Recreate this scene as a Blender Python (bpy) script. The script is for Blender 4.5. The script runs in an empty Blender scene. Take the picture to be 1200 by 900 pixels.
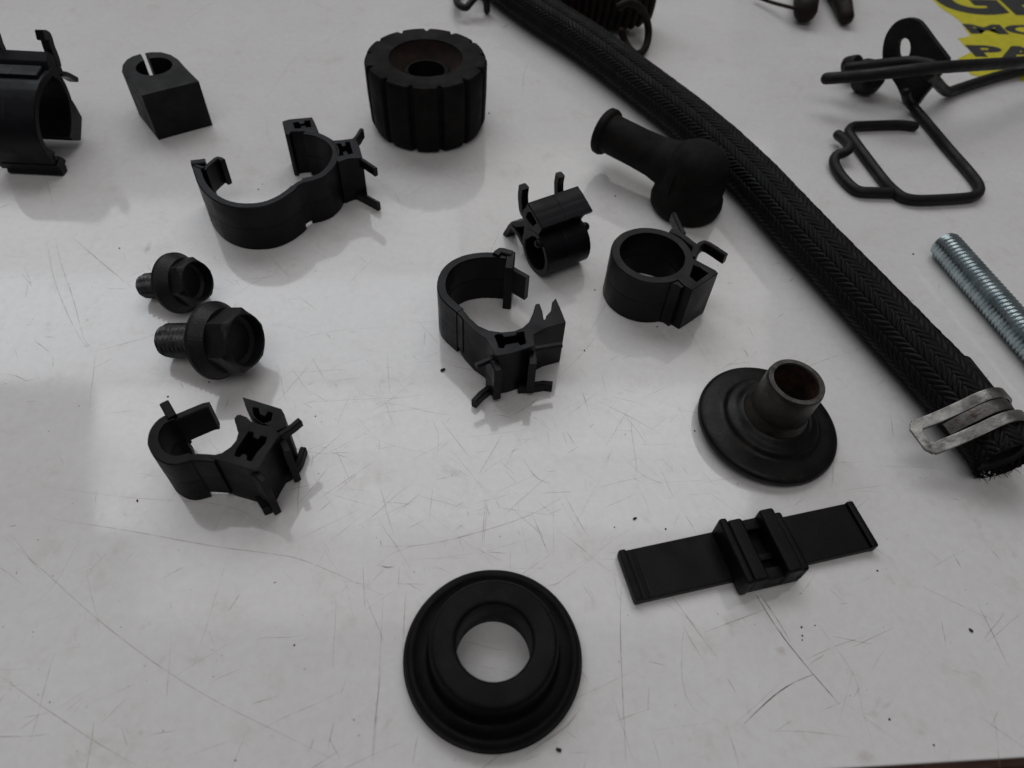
import bpy, bmesh, math, random
import numpy as np
from mathutils import Vector, Matrix

# ------------------------------------------------------------------ camera, world, lamps
MM = 0.001                       # everything below is modelled in millimetres
CAM_H, PITCH, FPX, ROLL = 160.0, math.radians(52.0), 830.0, math.radians(4.5)
sc = bpy.context.scene
col = sc.collection
cd = bpy.data.cameras.new('camera')
cam = bpy.data.objects.new('camera', cd)
col.objects.link(cam)
cam.location = (0, 0, CAM_H * MM)
cam.rotation_euler = (Matrix.Rotation(math.pi / 2 - PITCH, 3, 'X') @ Matrix.Rotation(ROLL, 3, 'Z')).to_euler()
cd.sensor_fit = 'HORIZONTAL'
cd.sensor_width = 36.0
cd.lens = FPX / 1200 * 36
cd.clip_start, cd.clip_end = 0.005, 30.0
cd.dof.use_dof = True
cd.dof.focus_distance = 0.198
cd.dof.aperture_fstop = 17.0
sc.camera = cam
sc.render.resolution_x, sc.render.resolution_y = 1024, 768

w = bpy.data.worlds.new('World')
sc.world = w
w.use_nodes = True
bg = w.node_tree.nodes['Background']
bg.inputs[0].default_value = (1.0, 0.98, 0.985, 1)
bg.inputs[1].default_value = 0.105


R_ = math.radians


def glare_lamp(name, x0, y0, x1, y1, radiance, colour=(1, 1, 1), D=2.2):
    """a workshop window, roof light or added fill, 2.2 m off behind the worktop, facing it; placed so that the gloss of the
    worktop mirrors it between the photograph's pixels x0..x1, y0..y1"""
    cm = cam.rotation_euler.to_matrix()
    mir = Matrix.Diagonal((1, 1, -1))                 # the camera mirrored in the worktop
    rt, up, fw = mir @ cm.col[0], mir @ cm.col[1], mir @ -cm.col[2]
    c = Vector((0, 0, -CAM_H * MM)) + D * (fw + rt * (((x0 + x1) / 2 - 600) / FPX) + up * ((450 - (y0 + y1) / 2) / FPX))
    ld = bpy.data.lights.new(name, 'AREA')
    ld.shape = 'RECTANGLE'
    ld.size, ld.size_y = (x1 - x0) / FPX * D, (y1 - y0) / FPX * D
    ld.energy = radiance * math.pi * ld.size * ld.size_y
    ld.color = colour
    o = bpy.data.objects.new(name, ld)
    col.objects.link(o)
    o.location = c
    o.rotation_euler = Matrix((rt, fw.cross(rt), fw)).transposed().to_euler()
    return o


glare_lamp('window_and_fill_light', -150, 235, 540, 318, 1.7, (0.92, 0.96, 1.0))
glare_lamp('window_and_fill_light', -150, 320, 540, 446, 2.75, (0.90, 0.955, 1.0))
glare_lamp('window_and_fill_light', 112, 450, 880, 536, 3.2, (0.96, 0.975, 1.0))
glare_lamp('window_and_fill_light', 112, 538, 880, 622, 2.6, (0.97, 0.98, 1.0))
glare_lamp('window_and_fill_light', 544, 170, 900, 446, 1.0, (1.0, 0.99, 0.96))
glare_lamp('window_and_fill_light', -250, -150, 860, 165, 0.12, (1.0, 0.99, 0.96))  # faint fill added to lift the far worktop, not a window
glare_lamp('window_and_fill_light', 160, 622, 960, 730, 1.1, (1.0, 0.97, 0.97))  # weak fill added to fade the glare out towards the front
ld = bpy.data.lights.new('overhead_fill', 'AREA')       # unseen overhead fill, added to brighten the front of the worktop
ld.shape, ld.size, ld.size_y, ld.energy = 'RECTANGLE', 1.0, 0.7, 2.6
lo = bpy.data.objects.new('overhead_fill', ld)
col.objects.link(lo)
lo.location = (-0.05, -0.30, 1.0)
lo.rotation_euler = (math.radians(-17), 0, 0)

sc.view_settings.view_transform = 'Standard'
sc.view_settings.look = 'None'
sc.view_settings.exposure = 0.0
sc.view_settings.gamma = 1.0
sc.cycles.use_denoising = True
sc.cycles.max_bounces = 8

# ------------------------------------------------------------------ geometry helpers
CM = np.array(cam.rotation_euler.to_matrix())
RT, UP, FW = CM[:, 0], CM[:, 1], -CM[:, 2]
CAM = np.array([0, 0, CAM_H])
Z = np.array([0, 0, 1.0])


def ray(px, py):
    return FW + RT * (px - 600) / FPX + UP * (450 - py) / FPX


def G(px, py, z=0.0):
    """point of the photograph (1200 x 900) at height z above the worktop"""
    d = ray(px, py)
    return CAM + d * ((z - CAM_H) / d[2])


def onplane(px, py, P, N):
    d = ray(px, py)
    return CAM + d * (np.dot(P - CAM, N) / np.dot(d, N))


def scale(P):
    return FPX / np.dot(np.asarray(P) - CAM, FW)


def unit(v):
    v = np.asarray(v, float)
    return v / np.linalg.norm(v)


MATS = {}


def new_mat(name):
    m = bpy.data.materials.new(name)
    m.use_nodes = True
    MATS[name] = m
    nt = m.node_tree
    return m, nt, nt.nodes['Principled BSDF']


def nd(nt, typ, **kw):
    n = nt.nodes.new(typ)
    for k, v in kw.items():
        if k in n.inputs:
            n.inputs[k].default_value = v
        else:
            setattr(n, k, v)
    return n


def ramp(nt, src, stops):
    r = nt.nodes.new('ShaderNodeValToRGB')
    e = r.color_ramp.elements
    while len(e) < len(stops):
        e.new(0.5)
    for i, (p, c) in enumerate(stops):
        e[i].position = p
        e[i].color = (*c, 1) if len(c) == 3 else c
    nt.links.new(src, r.inputs[0])
    return r


def grime_mat(name, c0, c1, rough=(0.4, 0.6), metal=0.0, scale_=220, spec=0.4, bump=0.15,
              bumpscale=900, spots=None, spot_scale=160, spot_thr=0.66, coat=0.0):
    """worn surface: two base tones mixed by noise, uneven gloss, fine relief, optional spots of a third tone"""
    m, nt, p = new_mat(name)
    L = nt.links.new
    tc = nd(nt, 'ShaderNodeTexCoord')
    n1 = nd(nt, 'ShaderNodeTexNoise', Scale=scale_, Detail=6.0, Roughness=0.62)
    L(tc.outputs['Object'], n1.inputs['Vector'])
    base = ramp(nt, n1.outputs['Fac'], [(0.35, c0), (0.68, c1)]).outputs[0]
    if spots is not None:
        n3 = nd(nt, 'ShaderNodeTexNoise', Scale=spot_scale, Detail=5.0, Roughness=0.7)
        L(tc.outputs['Object'], n3.inputs['Vector'])
        f = ramp(nt, n3.outputs['Fac'], [(spot_thr, (0, 0, 0)), (spot_thr + 0.1, (1, 1, 1))])
        mx = nd(nt, 'ShaderNodeMix', data_type='RGBA')
        L(f.outputs[0], mx.inputs[0])
        L(base, mx.inputs[6])
        mx.inputs[7].default_value = (*spots, 1)
        base = mx.outputs[2]
    L(base, p.inputs['Base Color'])
    n2 = nd(nt, 'ShaderNodeTexNoise', Scale=scale_ * 0.6, Detail=4.0)
    L(tc.outputs['Object'], n2.inputs['Vector'])
    mr = nd(nt, 'ShaderNodeMapRange')
    mr.inputs[1].default_value, mr.inputs[2].default_value = 0.3, 0.7
    mr.inputs[3].default_value, mr.inputs[4].default_value = rough
    L(n2.outputs['Fac'], mr.inputs[0])
    L(mr.outputs[0], p.inputs['Roughness'])
    nb = nd(nt, 'ShaderNodeTexNoise', Scale=bumpscale, Detail=4.0)
    L(tc.outputs['Object'], nb.inputs['Vector'])
    b = nd(nt, 'ShaderNodeBump', Strength=bump, Distance=0.0003)
    L(nb.outputs['Fac'], b.inputs['Height'])
    L(b.outputs[0], p.inputs['Normal'])
    p.inputs['Metallic'].default_value = metal
    p.inputs['Specular IOR Level'].default_value = spec
    p.inputs['Coat Weight'].default_value = coat
    return m


grime_mat('black_plastic', (0.0022, 0.0023, 0.0036), (0.0052, 0.0053, 0.0075), (0.30, 0.54), spec=0.18, bumpscale=3500,
          spots=(0.035, 0.034, 0.033), spot_scale=1600, spot_thr=0.69)
grime_mat('matte_plastic', (0.003, 0.0028, 0.0029), (0.007, 0.0064, 0.0064), (0.46, 0.68), spec=0.18, bump=0.3, bumpscale=2200,
          spots=(0.03, 0.026, 0.023), spot_scale=900, spot_thr=0.66)
grime_mat('black_rubber', (0.0045, 0.0045, 0.005), (0.010, 0.0098, 0.0102), (0.48, 0.72), spec=0.22, bump=0.4, bumpscale=2500,
          spots=(0.045, 0.042, 0.04), spot_scale=1500, spot_thr=0.71)
grime_mat('grommet_rubber', (0.0022, 0.0022, 0.0026), (0.0052, 0.0051, 0.0055), (0.46, 0.7), spec=0.13, bump=0.4, bumpscale=2200,
          spots=(0.03, 0.028, 0.027), spot_scale=1300, spot_thr=0.70)
grime_mat('dusty_rubber', (0.0045, 0.0038, 0.0036), (0.010, 0.0084, 0.0077), (0.6, 0.85), spec=0.14, bump=0.45, bumpscale=2500,
          spots=(0.07, 0.03, 0.02), spot_scale=60, spot_thr=0.66)
grime_mat('speckled_plastic', (0.0018, 0.0018, 0.0024), (0.0042, 0.0041, 0.005), (0.35, 0.58), spec=0.13, bumpscale=2500,
          spots=(0.10, 0.085, 0.065), spot_scale=1900, spot_thr=0.68, bump=0.2)
grime_mat('black_oxide', (0.004, 0.0037, 0.004), (0.011, 0.0095, 0.0098), (0.35, 0.6), metal=0.1, spec=0.3, bump=0.5, bumpscale=1800)
grime_mat('oiled_thread', (0.02, 0.02, 0.021), (0.09, 0.09, 0.09), (0.22, 0.4), metal=0.8, spec=0.5, bump=0.2)
grime_mat('oily_steel', (0.0028, 0.0026, 0.0028), (0.0085, 0.0076, 0.0072), (0.3, 0.55), metal=0.2, spec=0.24, bump=0.25,
          spots=(0.022, 0.017, 0.013), spot_scale=160, spot_thr=0.62)
grime_mat('collar_steel', (0.012, 0.0105, 0.0095), (0.05, 0.044, 0.038), (0.3, 0.5), metal=0.5, spec=0.4, bump=0.3, scale_=120,
          spots=(0.07, 0.055, 0.045), spot_scale=300, spot_thr=0.62)
grime_mat('worn_steel', (0.05, 0.047, 0.045), (0.14, 0.13, 0.125), (0.3, 0.5), metal=0.8, spec=0.5, bump=0.3,
          spots=(0.05, 0.03, 0.02), spot_scale=200, spot_thr=0.6)
grime_mat('rusty_bore', (0.012, 0.008, 0.006), (0.06, 0.026, 0.016), (0.5, 0.8), metal=0.2, spec=0.3, scale_=300, bump=0.5)
grime_mat('clamp_steel', (0.09, 0.086, 0.082), (0.34, 0.33, 0.31), (0.28, 0.5), metal=0.9, spec=0.5, scale_=160, bump=0.25,
          spots=(0.05, 0.045, 0.04), spot_scale=240, spot_thr=0.6)
grime_mat('zinc', (0.30, 0.37, 0.40), (0.55, 0.63, 0.65), (0.2, 0.38), metal=1.0, spec=0.5, bump=0.1,
          spots=(0.08, 0.08, 0.075), spot_scale=130, spot_thr=0.66)
grime_mat('black_wire', (0.004, 0.0037, 0.0036), (0.011, 0.0095, 0.009), (0.4, 0.65), spec=0.25, bump=0.6, bumpscale=500,
          spots=(0.05, 0.03, 0.02), spot_scale=120, spot_thr=0.7)
grime_mat('rusty_iron', (0.006, 0.0042, 0.0036), (0.018, 0.009, 0.0065), (0.5, 0.8), metal=0.1, spec=0.22, bump=0.6)
grime_mat('braid', (0.0018, 0.0018, 0.0022), (0.0046, 0.0045, 0.005), (0.42, 0.65), spec=0.14, bump=0.3, bumpscale=2500)
grime_mat('sticker_yellow', (0.50, 0.45, 0.010), (0.62, 0.55, 0.02), (0.3, 0.5), spec=0.4, bump=0.1,
          spots=(0.25, 0.2, 0.04), spot_scale=220, spot_thr=0.68)
grime_mat('sticker_ink', (0.016, 0.018, 0.018), (0.03, 0.03, 0.03), (0.3, 0.5), spec=0.4, bump=0.1)
grime_mat('wood_edge', (0.045, 0.020, 0.014), (0.10, 0.045, 0.03), (0.45, 0.7), spec=0.35, scale_=90)
grime_mat('floor_concrete', (0.06, 0.055, 0.05), (0.10, 0.095, 0.09), (0.6, 0.8), scale_=12)
grime_mat('rusty_dish', (0.008, 0.006, 0.0055), (0.028, 0.013, 0.009), (0.6, 0.85), spec=0.18, bump=0.5, bumpscale=2000)
grime_mat('crumb', (0.012, 0.011, 0.010), (0.03, 0.025, 0.02), (0.6, 0.8))

# glossy white laminate with faint greasy smears
m, nt, p = new_mat('laminate')
L = nt.links.new
tc = nd(nt, 'ShaderNodeTexCoord')
n1 = nd(nt, 'ShaderNodeTexNoise', Scale=14.0, Detail=8.0, Roughness=0.65)
L(tc.outputs['Object'], n1.inputs['Vector'])
r1 = ramp(nt, n1.outputs['Fac'], [(0.3, (0.65, 0.633, 0.627)), (0.62, (0.71, 0.697, 0.693))])
n2 = nd(nt, 'ShaderNodeTexNoise', Scale=75.0, Detail=10.0, Roughness=0.75)
L(tc.outputs['Object'], n2.inputs['Vector'])
r2 = ramp(nt, n2.outputs['Fac'], [(0.54, (0, 0, 0)), (0.84, (0.42, 0.42, 0.42))])
mx = nd(nt, 'ShaderNodeMix', data_type='RGBA')
L(r2.outputs[0], mx.inputs[0])
L(r1.outputs[0], mx.inputs[6])
mx.inputs[7].default_value = (0.36, 0.29, 0.23, 1)
n5 = nd(nt, 'ShaderNodeTexNoise', Scale=420.0, Detail=5.0, Roughness=0.7)
L(tc.outputs['Object'], n5.inputs['Vector'])
r5 = ramp(nt, n5.outputs['Fac'], [(0.35, (0.955, 0.95, 0.945)), (0.65, (1.02, 1.02, 1.02))])
m5 = nd(nt, 'ShaderNodeMix', data_type='RGBA', blend_type='MULTIPLY')
m5.inputs[0].default_value = 1.0
L(mx.outputs[2], m5.inputs[6])
L(r5.outputs[0], m5.inputs[7])
L(m5.outputs[2], p.inputs['Base Color'])
n3 = nd(nt, 'ShaderNodeTexNoise', Scale=30.0, Detail=6.0)
L(tc.outputs['Object'], n3.inputs['Vector'])
mr = nd(nt, 'ShaderNodeMapRange')
mr.inputs[1].default_value, mr.inputs[2].default_value = 0.35, 0.7
mr.inputs[3].default_value, mr.inputs[4].default_value = 0.05, 0.13
L(n3.outputs['Fac'], mr.inputs[0])
L(mr.outputs[0], p.inputs['Roughness'])
n4 = nd(nt, 'ShaderNodeTexNoise', Scale=40.0, Detail=2.0)
L(tc.outputs['Object'], n4.inputs['Vector'])
b = nd(nt, 'ShaderNodeBump', Strength=0.05, Distance=0.0004)
L(n4.outputs['Fac'], b.inputs['Height'])
L(b.outputs[0], p.inputs['Normal'])
p.inputs['IOR'].default_value = 1.5

# scratches and stains: a thin film whose strength and tone are stored on the mesh
m, nt, p = new_mat('scratch')
at = nd(nt, 'ShaderNodeAttribute', attribute_name='strength')
ct = nd(nt, 'ShaderNodeAttribute', attribute_name='tone')
nt.links.new(ct.outputs['Color'], p.inputs['Base Color'])
tc = nd(nt, 'ShaderNodeTexCoord')
n1 = nd(nt, 'ShaderNodeTexNoise', Scale=350.0, Detail=5.0)
nt.links.new(tc.outputs['Object'], n1.inputs['Vector'])
r1 = ramp(nt, n1.outputs['Fac'], [(0.30, (0.15, 0.15, 0.15)), (0.62, (1, 1, 1))])
mu = nd(nt, 'ShaderNodeMath', operation='MULTIPLY')
nt.links.new(at.outputs['Fac'], mu.inputs[0])
nt.links.new(r1.outputs[0], mu.inputs[1])
nt.links.new(mu.outputs[0], p.inputs['Alpha'])
p.inputs['Roughness'].default_value = 0.5


class Thing:
    def __init__(self, name, label, cat, base, group=None):
        self.base = np.asarray(base, float)
        self.o = bpy.data.objects.new(name, None)
        col.objects.link(self.o)
        self.o.empty_display_size = 0.005
        self.o.location = self.base * MM
        self.o['label'], self.o['category'] = label, cat
        if group:
            self.o['group'] = group


def finish(name, bm, mat, owner, parent=None, angle=35, label=None):
    """link a bmesh (world millimetres) as one mesh object"""
    bmesh.ops.recalc_face_normals(bm, faces=bm.faces)
    base = owner.base if owner else np.zeros(3)
    ca = math.cos(math.radians(angle))
    for f in bm.faces:
        f.smooth = True
    for e in bm.edges:
        if len(e.link_faces) == 2 and e.link_faces[0].normal.dot(e.link_faces[1].normal) < ca:
            e.smooth = False
    for v in bm.verts:
        v.co = (v.co - Vector(base)) * MM
    me = bpy.data.meshes.new(name)
    bm.to_mesh(me)
    bm.free()
    me.materials.append(MATS[mat])
    o = bpy.data.objects.new(name, me)
    col.objects.link(o)
    wn = o.modifiers.new('flat_faces', 'WEIGHTED_NORMAL')
    wn.keep_sharp, wn.weight = True, 80
    if parent is not None:
        o.parent = parent
    elif owner:
        o.parent = owner.o
    if label:
        o['label'] = label
    return o


def catmull(pts, step=0.8, closed=False):
    P = [np.asarray(q, float) for q in pts]
    n = len(P)
    out = []
    for i in range(n if closed else n - 1):
        if closed:
            a, b_, c, d = P[(i - 1) % n], P[i], P[(i + 1) % n], P[(i + 2) % n]
        else:
            b_, c = P[i], P[i + 1]
            a = P[i - 1] if i > 0 else 2 * b_ - c
            d = P[i + 2] if i + 2 < n else 2 * c - b_
        k = max(2, int(np.linalg.norm(c - b_) / step))
        for j in range(k):
            t = j / k
            out.append(0.5 * (2 * b_ + (c - a) * t + (2 * a - 5 * b_ + 4 * c - d) * t * t + (3 * b_ - a - 3 * c + d) * t ** 3))
    if not closed:
        out.append(P[-1])
    return np.array(out)


def add_grid(bm, A, cu=False, cv=False, cap0=False, cap1=False):
    n, m_ = A.shape[:2]
    V = [[bm.verts.new(A[i, j]) for j in range(m_)] for i in range(n)]
    for i in range(n if cu else n - 1):
        for j in range(m_ if cv else m_ - 1):
            i2, j2 = (i + 1) % n, (j + 1) % m_
            bm.faces.new((V[i][j], V[i2][j], V[i2][j2], V[i][j2]))
    if cap0:
        bm.faces.new(V[0])
    if cap1:
        bm.faces.new(V[-1][::-1])
    return V


def tangents(P, closed=False):
    if closed:
        T = np.roll(P, -1, 0) - np.roll(P, 1, 0)
    else:
        T = np.gradient(P, axis=0)
    return T / np.linalg.norm(T, axis=1)[:, None]


def add_wall(bm, path, axis, t, h0, h1, ch=0.3, closed=False):
    """strip of thickness t following path (points in the base plane), standing h0..h1 along axis, edges chamfered"""
    P = np.asarray(path, float)
    T = tangents(P, closed)
    N = np.cross(axis, T)
    N /= np.linalg.norm(N, axis=1)[:, None]
    c = min(ch, t * 0.3)
    sec = [(-t / 2 + c, h0), (t / 2 - c, h0), (t / 2, h0 + c)]
    hm = (h0 + h1) / 2
    if abs(h1 - h0) > 12:                    # mould parting step half way up
        sec += [(t / 2, hm - 0.22), (t / 2 - 0.16, hm), (t / 2 - 0.05, hm + 0.22), (t / 2 - 0.05, h1 - c)]
    else:
        sec += [(t / 2, h1 - c)]
    sec += [(t / 2 - c, h1), (-t / 2 + c, h1), (-t / 2, h1 - c)]
    if abs(h1 - h0) > 12:
        sec += [(-t / 2, hm + 0.22), (-t / 2 + 0.16, hm), (-t / 2 + 0.05, hm - 0.22)]
    sec += [(-t / 2, h0 + c)]
    P = P + N * np.random.RandomState(len(P)).uniform(-0.05, 0.05, (len(P), 1))
    A = np.stack([P + N * a + np.asarray(axis) * h for a, h in sec], 1)
    add_grid(bm, A, cu=closed, cv=True, cap0=not closed, cap1=not closed)


def add_tube(bm, path, r, seg=14, closed=False, round_ends=True):
    """round bar along path; r a number or one value per point"""
    P = np.asarray(path, float)
    n = len(P)
    rr = np.full(n, float(r)) if np.isscalar(r) else np.asarray(r, float)
    if round_ends and not closed:
        T = tangents(P)
        pre, post, rp, rq = [], [], [], []
        for a in (1.0, 0.8, 0.45):
            pre.append(P[0] - T[0] * rr[0] * a * 0.9)
            post.append(P[-1] + T[-1] * rr[-1] * a * 0.9)
            rp.append(rr[0] * math.sqrt(max(0.02, 1 - a * a)))
            rq.append(rr[-1] * math.sqrt(max(0.02, 1 - a * a)))
        P = np.vstack([pre, P, post[::-1]])
        rr = np.concatenate([rp, rr, rq[::-1]])
    T = tangents(P, closed)
    u = np.cross(T[0], [0, 0, 1.0])
    if np.linalg.norm(u) < 1e-3:
        u = np.cross(T[0], [1.0, 0, 0])
    u = unit(u)
    rows = []
    for i in range(len(P)):
        u = unit(u - T[i] * np.dot(u, T[i]))
        v = np.cross(T[i], u)
        rows.append([P[i] + rr[i] * (math.cos(a) * u + math.sin(a) * v) for a in np.linspace(0, 2 * math.pi, seg, endpoint=False)])
    add_grid(bm, np.array(rows), cu=closed, cv=True, cap0=not closed, cap1=not closed)


def add_poly(bm, loops, axis, h0, h1, bevel=0.3):
    """flat outline with holes (points in the base plane) extruded h0..h1 along axis"""
    axis = np.asarray(axis, float)
    b2 = bmesh.new()
    top, bot, edges = [], [], []
    for lp in loops:
        a = [b2.verts.new(np.asarray(q) + axis * h1) for q in lp]
        c = [b2.verts.new(np.asarray(q) + axis * h0) for q in lp]
        k = len(lp)
        te = [b2.edges.new((a[i], a[(i + 1) % k])) for i in range(k)]
        be = [b2.edges.new((c[i], c[(i + 1) % k])) for i in range(k)]
        top += te
        bot += be
        for i in range(k):
            b2.faces.new((a[i], a[(i + 1) % k], c[(i + 1) % k], c[i]))
    bmesh.ops.triangle_fill(b2, use_beauty=True, use_dissolve=False, edges=top, normal=Vector(axis))
    bmesh.ops.triangle_fill(b2, use_beauty=True, use_dissolve=False, edges=bot, normal=Vector(-axis))
    bmesh.ops.recalc_face_normals(b2, faces=b2.faces)
    if bevel:
        sharp = [e for e in b2.edges if len(e.link_faces) == 2 and e.link_faces[0].normal.dot(e.link_faces[1].normal) < 0.8]
        bmesh.ops.bevel(b2, geom=sharp, offset=bevel, segments=2, profile=0.5, affect='EDGES', clamp_overlap=True)
    me = bpy.data.meshes.new('tmp')
    b2.to_mesh(me)
    b2.free()
    bm.from_mesh(me)
    bpy.data.meshes.remove(me)


def add_box(bm, c, ex, ey, ez, sx, sy, sz, bevel=0.4, seg=2):
    b2 = bmesh.new()
    bmesh.ops.create_cube(b2, size=1.0)
    for v in b2.verts:
        q = np.asarray(c) + np.asarray(ex) * v.co.x * sx + np.asarray(ey) * v.co.y * sy + np.asarray(ez) * v.co.z * sz
        v.co = q
    if bevel:
        bmesh.ops.bevel(b2, geom=b2.edges[:], offset=bevel, segments=seg, profile=0.5, affect='EDGES')
    me = bpy.data.meshes.new('tmp')
    b2.to_mesh(me)
    b2.free()
    bm.from_mesh(me)
    bpy.data.meshes.remove(me)


def add_lathe(bm, O, axis, prof, seg=64, ref=None, closed=True, wob=0.0, seed=0):
    """profile of (radius, height) turned about axis through O; closed joins last to first"""
    axis = unit(axis)
    u = unit(np.cross(axis, [0.0, 1, 0.1]))
    v = np.cross(axis, u)
    rng = np.random.RandomState(seed)
    ph = rng.uniform(0, 6.28, 3)
    rows = []
    for r, h in prof:
        row = []
        for a in np.linspace(0, 2 * math.pi, seg, endpoint=False):
            q = r * (1 + wob * (math.sin(2 * a + ph[0]) + 0.6 * math.sin(3 * a + ph[1]) + 0.4 * math.sin(7 * a + ph[2])))
            row.append(O + axis * h + q * (math.cos(a) * u + math.sin(a) * v))
        rows.append(row)
    add_grid(bm, np.array(rows), cu=closed, cv=True)


def round_prof(pts, r=0.5, n=3):
    """round the corners of a closed lathe profile"""
    out = []
    k = len(pts)
    for i in range(k):
        p0, p1, p2 = (np.array(pts[(i + d) % k], float) for d in (-1, 0, 1))
        a, c = p0 - p1, p2 - p1
        la, lc = np.linalg.norm(a), np.linalg.norm(c)
        q = min(r, la * 0.45, lc * 0.45)
        A, C = p1 + a / la * q, p1 + c / lc * q
        for j in range(n + 1):
            t = j / n
            out.append(tuple((1 - t) ** 2 * A + 2 * t * (1 - t) * p1 + t * t * C))
    return out


# ------------------------------------------------------------------ worktop and floor
E0, E1 = G(1010, 899.0), G(1200, 887.5)
ex = unit(E1 - E0)
ey = np.cross(Z, ex)
tt = Thing('worktop', 'scratched glossy white laminate worktop that all the parts lie on', 'worktop', (E0[0], E0[1], 0))
bm = bmesh.new()
c = E0 + ex * -150 + ey * 500
add_box(bm, c + Z * -1.0, ex, ey, Z, 1700, 1000, 2.0, bevel=0.35, seg=2)
sheet = finish('laminate_sheet', bm, 'laminate', tt, angle=5)
bm = bmesh.new()
add_box(bm, c + Z * -14.02, ex, ey, Z, 1696, 1003, 24, bevel=1.2, seg=2)
finish('wooden_core', bm, 'wood_edge', tt, angle=5, label='dark brown wooden edge under the white sheet')
bm = bmesh.new()
for v in ((-2500, -2500), (2500, -2500), (2500, 2500), (-2500, 2500)):
    bm.verts.new((v[0], v[1], -780))
bm.faces.new(bm.verts[:])
fl = finish('floor', bm, 'floor_concrete', None)
fl['kind'] = 'structure'

# ------------------------------------------------------------------ open pipe clips lying flat: outlines read off the top face
HCLIP = 17.0


class Trace:
    """turns points read on an enlarged view of the photograph into points of the base plane z = 0 below height z"""
    def __init__(self, s, ox, oy):
        self.s, self.ox, self.oy = s, ox, oy

    def px(self, q):
        return self.ox + q[0] / self.s, self.oy + q[1] / self.s

    def at(self, pts, z):
        out = []
        for q in pts:
            g = G(*self.px(q), z)
            out.append(np.array([g[0], g[1], 0.0]))
        return out


def flat_clip(label, tr, parts, mat='black_plastic'):
    pts0 = tr.at([parts[0][2][0]] if parts[0][1] == 'ring' else parts[0][2], parts[0][5])
    t = Thing('pipe_clip', label, 'pipe clip', np.mean(pts0, 0), 'plastic pipe clips strewn over the worktop')
    for pt in parts:
        name, kind = pt[0], pt[1]
        bm = bmesh.new()
        if kind == 'wall':                    # (name, 'wall', pts, thickness, z0, z1)
            P = catmull(tr.at(pt[2], pt[5]))
            add_wall(bm, P, Z, pt[3], pt[4], pt[5])
        elif kind == 'ring':                  # (name, 'ring', (centre, rx), thickness, z0, z1)
            c_ = tr.at([pt[2][0]], pt[5])[0]
            r = pt[2][1] / tr.s / scale(c_ + Z * pt[5])
            P = np.array([c_ + r * np.array([math.cos(a), math.sin(a), 0]) for a in np.linspace(0, 2 * math.pi, 72, endpoint=False)])
            add_wall(bm, P, Z, pt[3], pt[4], pt[5], closed=True)
        elif kind == 'poly':                  # (name, 'poly', [outline, holes...], bevel, z0, z1)
            add_poly(bm, [tr.at(lp, pt[5]) for lp in pt[2]], Z, pt[4], pt[5], bevel=pt[3])
        finish(name, bm, mat, t, angle=40)
    return t


H = HCLIP
# 1 the long one, fully opened, behind the bolts
flat_clip('black plastic pipe clip opened out wide, between the split block and the ribbed roller', Trace(4.615, 200, 120), [
    ('strap', 'wall', [(135, 318), (148, 380), (178, 447), (235, 506), (310, 543), (400, 557), (500, 548), (580, 518), (635, 482), (668, 455)], 2.6, 0, H),
    ('hinge', 'wall', [(655, 466), (690, 437), (735, 416)], 2.0, 1.3, H - 0.15),
    ('saddle', 'wall', [(715, 420), (770, 408), (820, 388), (860, 350), (885, 308), (893, 262), (875, 225), (840, 196), (790, 173), (725, 160)], 2.7, 0, H - 0.1),
    ('latch_block', 'poly', [[(602, 102), (640, 90), (765, 79), (785, 120), (802, 162), (760, 166), (720, 154), (650, 158), (640, 175), (618, 170)],
                             [(662, 108), (690, 103), (698, 116), (722, 113), (724, 98), (752, 95), (760, 130), (735, 134), (728, 124), (702, 127), (704, 138), (672, 140)]], 0.25, 0, H + 0.05),
    ('base_block', 'poly', [[(866, 206), (930, 201), (1000, 192), (1022, 240), (1038, 300), (960, 302), (905, 322), (890, 300), (893, 240)],
                            [(895, 222), (918, 219), (928, 236), (948, 233), (944, 214), (966, 211), (985, 274), (962, 279), (952, 262), (930, 266), (934, 284), (908, 288)]], 0.25, 0, H + 0.1),
    ('prong', 'wall', [(975, 206), (1003, 185), (1032, 140)], 1.5, H - 4, H - 0.2),
    ('prong', 'wall', [(1020, 296), (1060, 322), (1108, 354)], 1.5, H - 3.5, H - 0.25),
    ('prong', 'wall', [(1010, 480), (1050, 500), (1124, 540)], 1.5, 0.0, 3.5),
    ('clasp', 'wall', [(108, 322), (140, 318), (186, 312)], 2.4, 1, H + 0.6),
    ('clasp', 'wall', [(120, 330), (150, 345), (178, 350)], 1.6, 1, H + 0.2),
    ('tongue', 'wall', [(178, 362), (210, 330), (252, 298), (280, 310)], 1.8, 7.0, H - 0.3),
    ('rib', 'wall', [(165, 470), (235, 528), (310, 566), (400, 582)], 1.0, 9.0, 10.2),
])
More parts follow.
